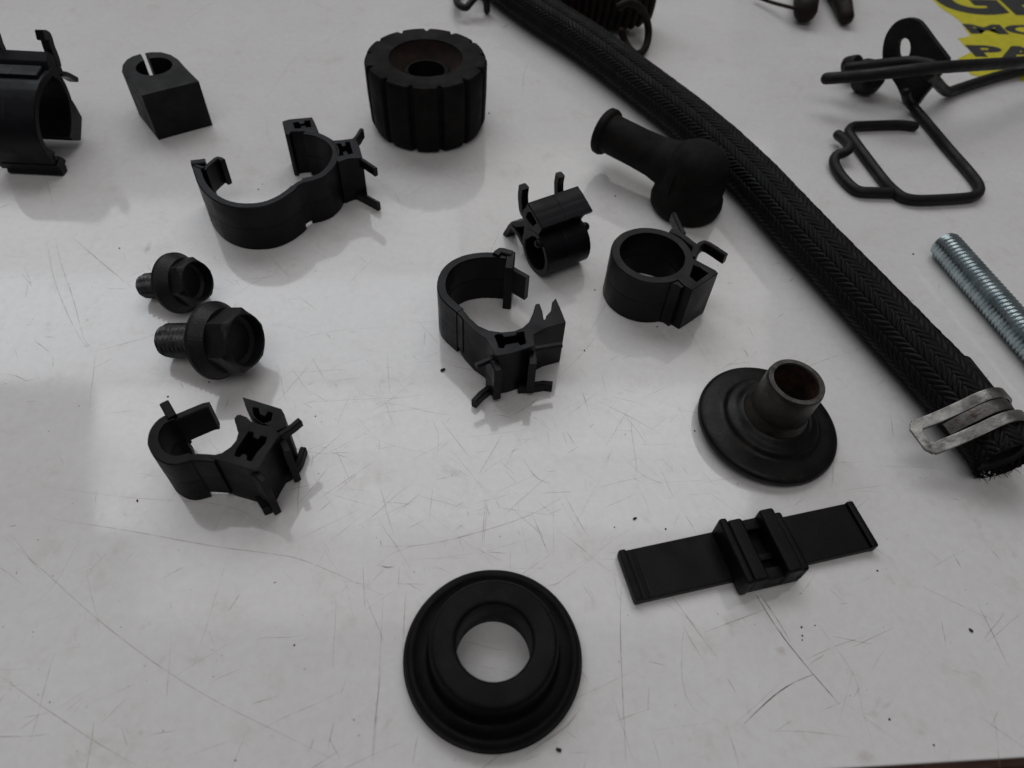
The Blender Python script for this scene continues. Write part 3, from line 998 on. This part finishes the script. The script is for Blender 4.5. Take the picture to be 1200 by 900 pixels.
# ------------------------------------------------------------------ flat strap clip
tr = Trace(3.333, 700, 570)
TL, BL, TR_, BR = (G(*tr.px(q), 2.6) for q in ((82, 252), (150, 452), (985, 62), (1104, 232)))
A_, B_ = (TL + BL) / 2, (TR_ + BR) / 2
sx = unit(B_ - A_)
sx[2] = 0
sx = unit(sx)
sy = np.cross(Z, sx)
LS = np.linalg.norm(B_ - A_)
WS = (np.dot(TL - BL, sy) + np.dot(TR_ - BR, sy)) / 2
M0 = (A_ + B_) / 2
M0[2] = 0
t = Thing('strap_clip', 'flat black plastic strap with a ridged buckle in its middle, right of the grommet', 'strap clip', M0)
bm = bmesh.new()
add_box(bm, M0 + Z * 1.3, sx, sy, Z, LS, WS, 2.2, bevel=0.35)
finish('strap', bm, 'speckled_plastic', t)
for s_ in (-1, 1):
    bm = bmesh.new()
    add_box(bm, M0 + sx * s_ * (LS / 2 - 0.9) + Z * 1.75, sx, sy, Z, 2.0, WS + 0.25, 3.3, bevel=0.6)
    finish('end_ridge', bm, 'speckled_plastic', t)
    if s_ < 0:
        bm = bmesh.new()
        add_box(bm, M0 + sx * s_ * (LS / 2 - 3.4) + Z * 1.55, sx, sy, Z, 0.9, WS - 0.5, 2.2, bevel=0.35)
        finish('end_ridge', bm, 'speckled_plastic', t)
P1 = (G(*tr.px((470, 130)), 7.5) + G(*tr.px((745, 88)), 7.5) + G(*tr.px((805, 325)), 7.5) + G(*tr.px((595, 392)), 7.5)) / 4
bc = M0 + sx * np.dot(P1 - M0, sx) + sy * np.dot(P1 - M0, sy)
bw = 17.0
bd = WS + 4.0
bm = bmesh.new()
add_box(bm, bc + Z * 1.9, sx, sy, Z, bw - 1.5, bd - 1.0, 3.2, bevel=0.6)
finish('buckle_base', bm, 'speckled_plastic', t)
for (x0, x1, z0, z1, d_) in ((-8.6, -6.5, 1.0, 8.8, bd), (-6.2, -2.4, 1.5, 7.8, bd - 0.8), (1.7, 5.6, 1.5, 9.4, bd - 0.3), (5.8, 8.3, 1.0, 7.2, bd - 1.4)):
    bm = bmesh.new()
    add_box(bm, bc + sx * (x0 + x1) / 2 + Z * (z0 + z1) / 2, sx, sy, Z, x1 - x0, d_, z1 - z0, bevel=0.7, seg=3)
    finish('buckle_rail', bm, 'speckled_plastic', t, angle=50)
for s_ in (-1, 1):
    bm = bmesh.new()
    add_box(bm, bc + sy * s_ * (bd / 2 - 2.0) - sx * 0.35 + Z * 3.6, sx, sy, Z, 5.0, 3.0, 5.4, bevel=0.5)
    finish('buckle_bridge', bm, 'speckled_plastic', t)
bm = bmesh.new()
add_box(bm, bc - sy * 1.8 - sx * 0.35 + Z * 4.2, sx, sy, Z, 4.6, 1.8, 2.0, bevel=0.4)
finish('buckle_tooth', bm, 'speckled_plastic', t)

# ------------------------------------------------------------------ zinc plated stud
RS = 5.0
q0, q1 = G(1105, 284, RS), G(1214, 408, RS)
ax = unit(q1 - q0)
t = Thing('threaded_stud', 'bright zinc plated threaded stud at the right edge of the picture', 'stud', [q0[0], q0[1], 0])
u = unit(np.cross(ax, Z))
v = np.cross(u, ax)
LSd = 72.0
bm = bmesh.new()
rows = []
pt, dep = 1.5, 0.75
for a_ in np.arange(0, LSd, pt / 8):
    k = min(1, (a_ + 0.2) / 1.8)
    row = []
    for th in np.linspace(0, 2 * math.pi, 48, endpoint=False):
        r = RS - dep * abs(((a_ / pt - th / (2 * math.pi)) % 1) * 2 - 1)
        row.append(q0 + ax * a_ + r * (0.86 + 0.14 * k) * (math.cos(th) * u + math.sin(th) * v))
    rows.append(row)
add_grid(bm, np.array(rows), cv=True, cap0=True, cap1=True)
finish('thread', bm, 'zinc', t, angle=60)

# ------------------------------------------------------------------ bent wire bracket with eye plate
tr = Trace(3.75, 950, 10)
RW = 2.0


def wp(pts, z):
    zz = [z] * len(pts) if np.isscalar(z) else z
    return catmull([G(*tr.px(q), k) for q, k in zip(pts, zz)], step=1.2)


PB = G(*tr.px((440, 440)))
t = Thing('wire_bracket', 'black bent wire bracket with an upright eye plate, at the top right', 'bracket', PB)
bm = bmesh.new()
add_tube(bm, wp([(455, 518), (400, 512), (330, 512), (230, 516), (186, 520), (168, 545), (185, 575), (240, 650), (320, 755), (365, 802), (410, 832), (470, 842), (560, 840), (660, 834), (705, 828), (735, 812),
                 (738, 780), (700, 725), (600, 610), (500, 490), (450, 432), (425, 400), (418, 370)], [RW] * 19 + [RW, 3, 6, 10]), RW)
finish('wire_frame', bm, 'black_wire', t)
bm = bmesh.new()
add_tube(bm, wp([(120, 555), (150, 580), (170, 612), (150, 632), (112, 648), (104, 680), (130, 730), (180, 785), (220, 805), (280, 808), (350, 810)], [4, 4.8, 5.5, 4.2, 3.2, 2.6, 2.2, 2, 2, 2, 2]), 2.0)
finish('wire_loop', bm, 'black_wire', t)
# eye plate standing on edge
PN = unit([-0.78, -0.62, 0.10])
PP = G(*tr.px((455, 445)))


def pl(pts):
    return [onplane(*tr.px(q), PP, PN) for q in pts]


outl = catmull(pl([(325, 230), (324, 170), (340, 110), (378, 60), (425, 40), (470, 46), (500, 72), (550, 140), (600, 205), (610, 225), (590, 260), (545, 330), (500, 385), (465, 430), (435, 425), (410, 395), (385, 340), (350, 285)]), step=1.5, closed=True)
hole = catmull(pl([(387, 175), (395, 140), (420, 128), (440, 140), (446, 170), (438, 205), (415, 222), (393, 212)]), step=1.0, closed=True)
bm = bmesh.new()
add_poly(bm, [list(outl), list(hole)], PN, -1.5, 1.5, bevel=0.4)
finish('eye_plate', bm, 'black_wire', t, angle=40)
bm = bmesh.new()
add_tube(bm, wp([(68, 308), (150, 302), (260, 292), (400, 276), (520, 262), (640, 254), (800, 244), (980, 232), (1080, 226)], [13, 15, 18, 22.5, 25, 25, 22, 17, 14]), 2.4)
finish('rod', bm, 'black_wire', t)
bm = bmesh.new()
add_tube(bm, wp([(165, 262), (260, 252), (370, 240), (450, 235), (530, 250)], [12, 16, 21, 24, 25]), 2.3)
finish('rod', bm, 'black_wire', t)
bm = bmesh.new()
add_tube(bm, wp([(520, 290), (555, 325), (580, 352), (605, 365), (650, 352), (730, 325), (830, 295), (960, 262), (1040, 240)], [18, 11, 6, 3.2, 2.4, 2.4, 2.4, 3, 3]), 2.2)
finish('hooked_wire', bm, 'black_wire', t)
bm = bmesh.new()
rc = G(*tr.px((255, 300)), 7.0)
add_lathe(bm, rc, unit([0.5, -0.75, 0.25]), round_prof([(0.3, -4), (7.0, -4), (7.0, 3.5), (3.6, 4.5), (3.6, 6), (0.3, 6)], 1.2), seg=32)
finish('rivet', bm, 'black_wire', t, angle=50)
bm = bmesh.new()
rc = G(*tr.px((185, 250)), 6.5)
add_lathe(bm, rc, unit([0.4, -0.6, 0.5]), round_prof([(0.3, -3.5), (4.2, -3.5), (4.2, 3.0), (0.3, 3.0)], 1.2), seg=24)
finish('rivet', bm, 'black_wire', t, angle=50)

# ------------------------------------------------------------------ coil spring behind the hose
t = Thing('coil_spring', 'dark rusty coil spring with a wire end loop behind the hose, at the top edge', 'spring', G(720, 20))
c0 = G(766, 0, 14.5)
bm = bmesh.new()
n = 13
pts = []
for k in range(n * 16):
    a_ = k / 16 * 2 * math.pi
    pts.append(c0 + np.array([-3.3 * k / 16, 0.35 * 3.3 * k / 16 * 0.2, 0]) + (6.5 + 6.0 * min(1, k / 56) ** 0.6) * np.array([0.0, math.cos(a_), math.sin(a_)]))
add_tube(bm, np.array(pts), 1.6, seg=8)
finish('coil', bm, 'rusty_iron', t)
bm = bmesh.new()
tl = Trace(7.5, 640, 0)
loopc = [(640, 60, 20), (720, 20, 22), (810, 55, 20), (870, 140, 15), (898, 250, 9), (893, 350, 5), (860, 440, 2.4), (800, 478, 1.8), (740, 440, 2.2), (690, 360, 4), (660, 270, 8)]
add_tube(bm, catmull([G(*tl.px(q), q[2]) for q in loopc], step=1.2), 1.7, seg=12)
finish('end_loop', bm, 'rusty_iron', t)
bm = bmesh.new()
rows = [(0.3, -2), (5.5, -2), (10.2, -11), (10.2, -38), (0.3, -38)]
add_lathe(bm, c0 + np.array([-2, 0, 0]), [1, 0, 0], round_prof(rows, 0.8), seg=40)
finish('core_pin', bm, 'rusty_iron', t)

# ------------------------------------------------------------------ small bent wire hook at the top edge
t = Thing('wire_hook', 'small dark bent wire hook at the top edge, left of the hose', 'wire hook', G(548, 4))
bm = bmesh.new()
tl = Trace(10.9, 510, 0)
add_tube(bm, catmull([G(*tl.px(q), q[2]) for q in [(330, -220, 2), (290, -80, 3), (270, 10, 5), (310, 70, 6), (390, 100, 6), (440, 50, 6.5), (500, -20, 8), (560, -60, 9), (630, -20, 8), (655, 60, 5), (660, 140, 1.8)]], step=1.0), 1.6, seg=12)
finish('bent_wire', bm, 'black_wire', t)

# ------------------------------------------------------------------ rusty pins at the top edge
for lab, rod_, pts, rad in (
        ('dark rusty ball ended pin with a thin rod, at the top edge', [(886, -4, 3), (905, 3, 4), (932, 10, 7)],
         [(948, -30, 7), (946, -12, 6.8), (945, 0, 6.6), (944, 12, 6.4)], [5.2, 5.4, 6.2, 5.6]),
        ('dark rusty stub pin with a narrow tip beside the ball ended pin', None,
         [(978, -30, 6), (984, -10, 6), (988, 6, 5.2), (992, 20, 4.2)], [7.2, 6.6, 4.8, 3.6])):
    t = Thing('pivot_pin', lab, 'pin', G(pts[-1][0], pts[-1][1]), 'rusty pins at the top edge')
    bm = bmesh.new()
    P = catmull([G(*q) for q in pts], step=1.0)
    add_tube(bm, P, np.interp(np.linspace(0, 1, len(P)), np.linspace(0, 1, len(rad)), rad), seg=20)
    finish('pin_body', bm, 'rusty_iron', t)
    if rod_:
        bm = bmesh.new()
        add_tube(bm, catmull([G(*q) for q in rod_], step=1.0), 0.9, seg=8)
        finish('thin_rod', bm, 'rusty_iron', t)

# ------------------------------------------------------------------ yellow sticker with black lettering
t = Thing('sticker', 'torn yellow sticker with black capital lettering, in the top right corner', 'sticker', G(1180, 30))
edge = [(1070, -30), (1084, -14), (1093, 0), (1103, 10), (1117, 19), (1127, 27), (1132, 36), (1137, 42), (1131, 44), (1122, 45), (1126, 49), (1131, 55), (1141, 61), (1134, 63), (1122, 69), (1136, 72),
        (1133, 82), (1138, 88), (1150, 90), (1172, 88), (1193, 86), (1196, 95), (1214, 98), (1262, 100), (1268, 60), (1250, -30)]
bm = bmesh.new()
add_poly(bm, [[G(x, y) for x, y in edge]], Z, 0.03, 0.16, bevel=0)
finish('yellow_film', bm, 'sticker_yellow', t)


def lettering(txt, px0, py_base, px1, height_mm, shear=0.0):
    cu = bpy.data.curves.new('letters', 'FONT')
    cu.body = txt
    cu.size = 1.0
    cu.offset = 0.05
    ob = bpy.data.objects.new('letters', cu)
    col.objects.link(ob)
    dg = bpy.context.evaluated_depsgraph_get()
    me = bpy.data.meshes.new_from_object(ob.evaluated_get(dg))
    col.objects.unlink(ob)
    bpy.data.objects.remove(ob)
    xs = [v.co.x for v in me.vertices]
    ys = [v.co.y for v in me.vertices]
    a, b_ = G(px0, py_base), G(px1, py_base)
    wd = np.linalg.norm(b_ - a)
    dx = unit(G(1300, py_base + 6) - G(1000, py_base))
    for v in me.vertices:
        x = (v.co.x - min(xs)) / (max(xs) - min(xs)) * wd
        y = (v.co.y - min(ys)) / (max(ys) - min(ys)) * height_mm
        q_ = a + dx * (x + shear * y) + np.cross(Z, dx) * y + Z * 0.19
        v.co = Vector((q_ - t.base) * MM)
    me.materials.append(MATS['sticker_ink'])
    o_ = bpy.data.objects.new('lettering', me)
    col.objects.link(o_)
    o_.parent = t.o


lettering('GE', 1112, 17, 1238, 32)
lettering('MO', 1138, 40, 1232, 10.5)
lettering('PA', 1143, 67, 1232, 11.5)

# ------------------------------------------------------------------ scratches, stains, specks and crumbs on the worktop
SV, SF, SA, ST = [], [], [], []


def film_strip(pts, width, strength, tone=(0.10, 0.075, 0.06), z=0.03):
    P = np.array(pts)
    if len(P) < 2:
        return
    T = tangents(P)
    N = np.stack([-T[:, 1], T[:, 0], np.zeros(len(P))], 1)
    n = len(P)
    b0 = len(SV)
    for i in range(n):
        k = math.sin(math.pi * (0.06 + 0.88 * i / (n - 1))) ** 0.6
        for s in (-1, 1):
            q_ = P[i] + N[i] * s * width / 2 * (0.5 + 0.5 * k)
            SV.append((q_[0], q_[1], z))
            SA.append(strength * k)
            ST.append(tone)
    for i in range(n - 1):
        SF.append((b0 + 2 * i, b0 + 2 * i + 1, b0 + 2 * i + 3, b0 + 2 * i + 2))


def scratch(pxs, width=0.22, strength=0.5, tone=(0.10, 0.075, 0.06)):
    film_strip(catmull([G(x, y) for x, y in pxs], step=2.0), width * 0.72, strength * 0.85, tone, 0.03 + 0.02 * random.random())


def stain(px, py, rx, ry, strength, tone, rot=0.0):
    if max(rx, ry) > 0.9:
        strength *= 0.55
    c_ = G(px, py)
    b0 = len(SV)
    z = 0.02 + 0.008 * random.random()
    SV.append((c_[0], c_[1], z))
    SA.append(strength)
    ST.append(tone)
    n = 18
    for ring, k in ((0.55, 0.6), (1.0, 0.0)):
        for i in range(n):
            a_ = 2 * math.pi * i / n
            r_ = ring * random.uniform(0.75, 1.2)
            x, y = rx * r_ * math.cos(a_), ry * r_ * math.sin(a_)
            SV.append((c_[0] + x * math.cos(rot) - y * math.sin(rot), c_[1] + x * math.sin(rot) + y * math.cos(rot), z))
            SA.append(strength * k)
            ST.append(tone)
    for i in range(n):
        j = (i + 1) % n
        SF.append((b0, b0 + 1 + i, b0 + 1 + j))
        SF.append((b0 + 1 + i, b0 + 1 + n + i, b0 + 1 + n + j, b0 + 1 + j))


random.seed(11)
DK = (0.03, 0.027, 0.025)
BRN = (0.22, 0.14, 0.10)
GRY = (0.22, 0.19, 0.17)
# the clear ones, read off the photograph
scratch([(886, 697), (905, 728), (925, 756), (952, 789)], 0.28, 1.3, DK)
scratch([(891, 697), (912, 728), (926, 752)], 0.22, 1.2, DK)
scratch([(950, 787), (966, 805), (984, 826)], 0.3, 1.1, (0.09, 0.05, 0.04))
scratch([(954, 790), (930, 800), (905, 817), (872, 848)], 0.3, 1.15, (0.06, 0.04, 0.035))
scratch([(895, 715), (860, 728), (825, 741)], 0.24, 0.55, (0.20, 0.11, 0.07))
scratch([(944, 773), (980, 757), (1015, 745)], 0.24, 0.45, (0.20, 0.13, 0.09))
scratch([(1000, 758), (1025, 746), (1048, 735)], 0.2, 0.5, GRY)
scratch([(1117, 649), (1122, 658), (1128, 668)], 0.3, 0.6, GRY)
scratch([(1146, 708), (1163, 742), (1182, 782)], 0.3, 0.55, GRY)
scratch([(800, 732), (812, 755), (828, 778)], 0.2, 0.45, GRY)
scratch([(803, 725), (799, 760), (800, 800), (812, 830), (840, 845)], 0.3, 0.25, GRY)
scratch([(908, 858), (918, 851), (928, 844)], 0.22, 0.5, GRY)
scratch([(900, 856), (950, 858), (998, 864)], 0.25, 0.3, BRN)
scratch([(945, 715), (965, 740), (1000, 790), (1010, 830), (1025, 880)], 0.25, 0.25, GRY)
scratch([(850, 848), (858, 870), (867, 900)], 0.25, 0.4, GRY)
scratch([(763, 860), (770, 882), (774, 900)], 0.22, 0.35, GRY)
scratch([(446, 641), (500, 638), (560, 624), (620, 604), (660, 582)], 0.30, 0.45, (0.25, 0.19, 0.15))
scratch([(446, 632), (447, 641)], 0.3, 0.6, BRN)
scratch([(569, 584), (567, 610), (565, 637)], 0.22, 0.55, GRY)
scratch([(572, 584), (569, 612), (567, 637)], 0.18, 0.5, GRY)
scratch([(613, 537), (622, 552), (632, 562), (645, 567)], 0.26, 0.55, BRN)
scratch([(662, 580), (675, 605), (690, 630)], 0.26, 0.45, GRY)
scratch([(680, 452), (686, 470), (691, 487)], 0.25, 0.55, GRY)
scratch([(700, 470), (735, 487), (777, 510)], 0.28, 0.5, (0.22, 0.14, 0.10))
scratch([(737, 542), (755, 558), (777, 567)], 0.3, 0.45, BRN)
scratch([(745, 566), (757, 588), (762, 606)], 0.22, 0.3, GRY)
scratch([(600, 487), (620, 475), (637, 460)], 0.25, 0.5, BRN)
scratch([(580, 486), (594, 488), (606, 492)], 0.22, 0.5, BRN)
scratch([(446, 663), (454, 665), (462, 664)], 0.5, 0.6, (0.12, 0.08, 0.06))
scratch([(432, 690), (440, 677), (450, 668)], 0.25, 0.35, BRN)
scratch([(352, 472), (420, 468), (470, 466), (520, 458)], 0.22, 0.35, GRY)
scratch([(430, 485), (455, 470), (478, 452)], 0.22, 0.35, GRY)
scratch([(437, 492), (442, 485), (500, 478)], 0.22, 0.35, GRY)
scratch([(505, 488), (514, 510), (512, 532)], 0.22, 0.3, GRY)
scratch([(420, 505), (460, 522), (505, 532)], 0.22, 0.25, GRY)
scratch([(60, 608), (150, 622), (250, 640), (310, 648), (350, 655), (400, 675), (450, 698)], 0.3, 0.4, BRN)
scratch([(50, 570), (150, 583), (260, 592), (320, 618)], 0.3, 0.22, BRN)
scratch([(0, 626), (50, 668), (110, 722), (180, 776), (250, 820), (330, 860), (400, 895)], 0.26, 0.38, (0.22, 0.16, 0.14))
scratch([(0, 792), (50, 828), (110, 868), (160, 897)], 0.26, 0.4, (0.22, 0.15, 0.13))
scratch([(105, 670), (112, 662), (125, 648)], 0.25, 0.3, GRY)
scratch([(20, 720), (60, 690), (95, 630)], 0.25, 0.2, GRY)
scratch([(268, 648), (240, 740), (222, 795)], 0.25, 0.22, BRN)
scratch([(436, 893), (440, 840), (447, 785)], 0.3, 0.5, GRY)
scratch([(360, 884), (365, 874), (367, 866)], 0.4, 0.5, GRY)
scratch([(65, 280), (72, 310), (85, 348), (100, 400), (112, 408)], 0.3, 0.45, GRY)
scratch([(55, 283), (63, 325), (78, 365), (95, 398), (108, 412)], 0.28, 0.4, GRY)
scratch([(85, 278), (110, 300), (140, 325), (156, 338)], 0.4, 0.4, (0.25, 0.21, 0.18))
scratch([(110, 412), (148, 402), (186, 391)], 0.26, 0.45, (0.2, 0.14, 0.11))
scratch([(40, 399), (52, 408), (58, 413)], 0.35, 0.55, BRN)
scratch([(52, 395), (63, 395)], 0.35, 0.5, GRY)
scratch([(0, 438), (18, 440), (30, 446), (40, 444)], 0.3, 0.5, GRY)
scratch([(25, 320), (33, 330), (38, 336)], 0.3, 0.35, GRY)
scratch([(0, 244), (8, 240), (18, 239)], 0.6, 0.5, GRY)
scratch([(310, 135), (315, 160), (325, 178)], 0.25, 0.3, GRY)
scratch([(345, 398), (380, 390), (420, 384)], 0.25, 0.25, GRY)
scratch([(268, 350), (300, 330), (330, 318)], 0.22, 0.35, GRY)
scratch([(317, 300), (327, 312), (340, 326)], 0.26, 0.4, GRY)
scratch([(355, 278), (350, 262), (330, 225), (334, 200)], 0.22, 0.22, GRY)
scratch([(310, 118), (345, 70), (380, 50), (415, 30)], 0.35, 0.25, BRN)
scratch([(210, 30), (235, 12), (255, 0)], 0.4, 0.35, GRY)
scratch([(612, 112), (614, 88), (620, 70)], 0.3, 0.5, GRY)
scratch([(588, 33), (596, 29)], 0.9, 0.7, (0.08, 0.06, 0.05))
scratch([(870, 408), (875, 414), (877, 420)], 0.3, 0.6, DK)
scratch([(905, 310), (915, 308)], 0.7, 0.5, (0.2, 0.12, 0.08))
scratch([(925, 330), (930, 326)], 0.7, 0.5, (0.2, 0.12, 0.08))
scratch([(595, 285), (590, 310), (577, 330)], 0.4, 0.3, BRN)
scratch([(692, 388), (705, 365), (716, 345)], 0.25, 0.4, GRY)
scratch([(655, 443), (690, 405), (705, 382)], 0.25, 0.3, GRY)
scratch([(480, 380), (500, 377), (514, 377)], 0.22, 0.3, GRY)
scratch([(560, 650), (590, 640), (625, 632)], 0.2, 0.3, GRY)
scratch([(680, 830), (665, 850), (640, 868), (615, 885)], 0.5, 0.35, BRN)
scratch([(1085, 670), (1110, 655), (1140, 640)], 0.25, 0.25, GRY)
scratch([(720, 668), (722, 690), (728, 708)], 0.3, 0.3, GRY)
scratch([(728, 680), (727, 740), (730, 820), (734, 898)], 0.25, 0.55, (0.12, 0.08, 0.06))
scratch([(476, 690), (474, 720), (472, 765)], 0.25, 0.45, BRN)
scratch([(449, 700), (445, 780), (438, 895)], 0.25, 0.4, BRN)
scratch([(490, 860), (486, 880), (484, 899)], 0.3, 0.4, BRN)
scratch([(392, 845), (388, 860), (384, 880)], 0.25, 0.4, BRN)
# many faint random ones
for k in range(620):
    x, y = random.uniform(-40, 1240), random.uniform(200, 900)
    if random.random() < 0.45:
        x, y = random.uniform(340, 860), random.uniform(380, 700)
    g = G(x, y)
    a_ = random.choice([random.gauss(0.5, 0.35), random.gauss(2.3, 0.4), random.uniform(0, math.pi)])
    ln = random.choice([random.uniform(1.5, 6), random.uniform(4, 20)])
    d = np.array([math.cos(a_), math.sin(a_), 0])
    n_ = np.array([-d[1], d[0], 0])
    bow = random.gauss(0, 0.05) * ln
    film_strip([g + d * ln * s + n_ * bow * math.sin(math.pi * s) for s in np.linspace(-0.5, 0.5, 9)], random.uniform(0.10, 0.21), random.uniform(0.10, 0.42), random.choice([GRY, BRN, BRN, (0.28, 0.22, 0.18)]), 0.03 + 0.02 * random.random())
# stains and rubbed marks
stain(173, 291, 1.2, 3.6, 0.38, (0.13, 0.12, 0.12), 0.1)
stain(1014, 888, 2.6, 1.8, 0.4, (0.28, 0.15, 0.10))
stain(1030, 838, 4.0, 0.9, 0.22, (0.28, 0.19, 0.14))
stain(1080, 858, 1.6, 1.0, 0.22, (0.28, 0.19, 0.14))
stain(530, 553, 4.0, 1.6, 0.30, (0.25, 0.2, 0.17), 2.7)
stain(858, 733, 3.0, 3.0, 0.25, (0.3, 0.2, 0.14))
stain(915, 763, 1.6, 1.4, 0.35, (0.3, 0.2, 0.14))
stain(690, 845, 9, 1.6, 0.10, (0.25, 0.17, 0.13), 0.6)
stain(560, 25, 9, 5, 0.28, (0.2, 0.17, 0.14), -0.4)
for k in range(90):
    stain(random.uniform(0, 1200), random.uniform(150, 895), random.uniform(0.4, 3.0), random.uniform(0.3, 0.9), random.uniform(0.06, 0.22), random.choice([BRN, GRY]), random.uniform(0, 3))
for k in range(420):
    r_ = random.choice([random.uniform(0.08, 0.16), random.uniform(0.10, 0.24)])
    stain(random.uniform(0, 1200), random.uniform(60, 898), r_ * random.uniform(1, 2.2), r_, random.uniform(0.35, 0.9), random.choice([DK, BRN, GRY]), random.uniform(0, 3))
me = bpy.data.meshes.new('scratches')
me.from_pydata([tuple((np.array(v) - tt.base) * MM) for v in SV], [], SF)
a_ = me.attributes.new('strength', 'FLOAT', 'POINT')
a_.data.foreach_set('value', np.array(SA, dtype=np.float32))
a_ = me.attributes.new('tone', 'FLOAT_COLOR', 'POINT')
a_.data.foreach_set('color', np.array([(*c_, 1) for c_ in ST], dtype=np.float32).ravel())
me.materials.append(MATS['scratch'])
o = bpy.data.objects.new('scratches', me)
col.objects.link(o)
o.parent = sheet
o['kind'] = 'stuff'

# loose black crumbs
bm = bmesh.new()
spots = [(519, 434, 0.75), (744, 608, 0.55), (720, 618, 0.2), (780, 620, 0.3), (1137, 739, 0.6), (1028, 669, 0.35), (655, 879, 0.6), (939, 735, 0.3), (940, 745, 0.28), (721, 230, 0.4), (245, 448, 0.35),
         (197, 465, 0.4), (161, 587, 0.35), (140, 291, 0.3), (185, 388, 0.3), (303, 222, 0.35), (308, 216, 0.3), (573, 133, 0.4), (685, 411, 0.3), (697, 340, 0.3), (622, 458, 0.45), (1070, 298, 0.4), (814, 505, 0.35), (770, 383, 0.3),
         (955, 733, 0.25), (940, 750, 0.2), (607, 739, 0.4), (345, 756, 0.3), (370, 488, 0.25), (1042, 843, 0.3), (1094, 873, 0.3)]
random.seed(8)
for x, y, r in spots:
    r *= 0.72
    g = G(x, y)
    mtx = Matrix.Translation(Vector(g) + Vector((0, 0, r * 0.45))) @ Matrix.Rotation(random.uniform(0, 3), 4, 'Z') @ Matrix.Diagonal((r * random.uniform(0.8, 1.7), r, r * 0.6, 1))
    d = bmesh.ops.create_icosphere(bm, subdivisions=1, radius=1.0, matrix=mtx)
    for v in d['verts']:
        v.co += Vector((random.uniform(-1, 1), random.uniform(-1, 1), random.uniform(-0.2, 0.6))) * r * 0.28
o = finish('crumbs', bm, 'crumb', None, angle=80)
o['kind'] = 'stuff'
o['label'] = 'loose black crumbs of grit scattered over the worktop'
o['category'] = 'grit'
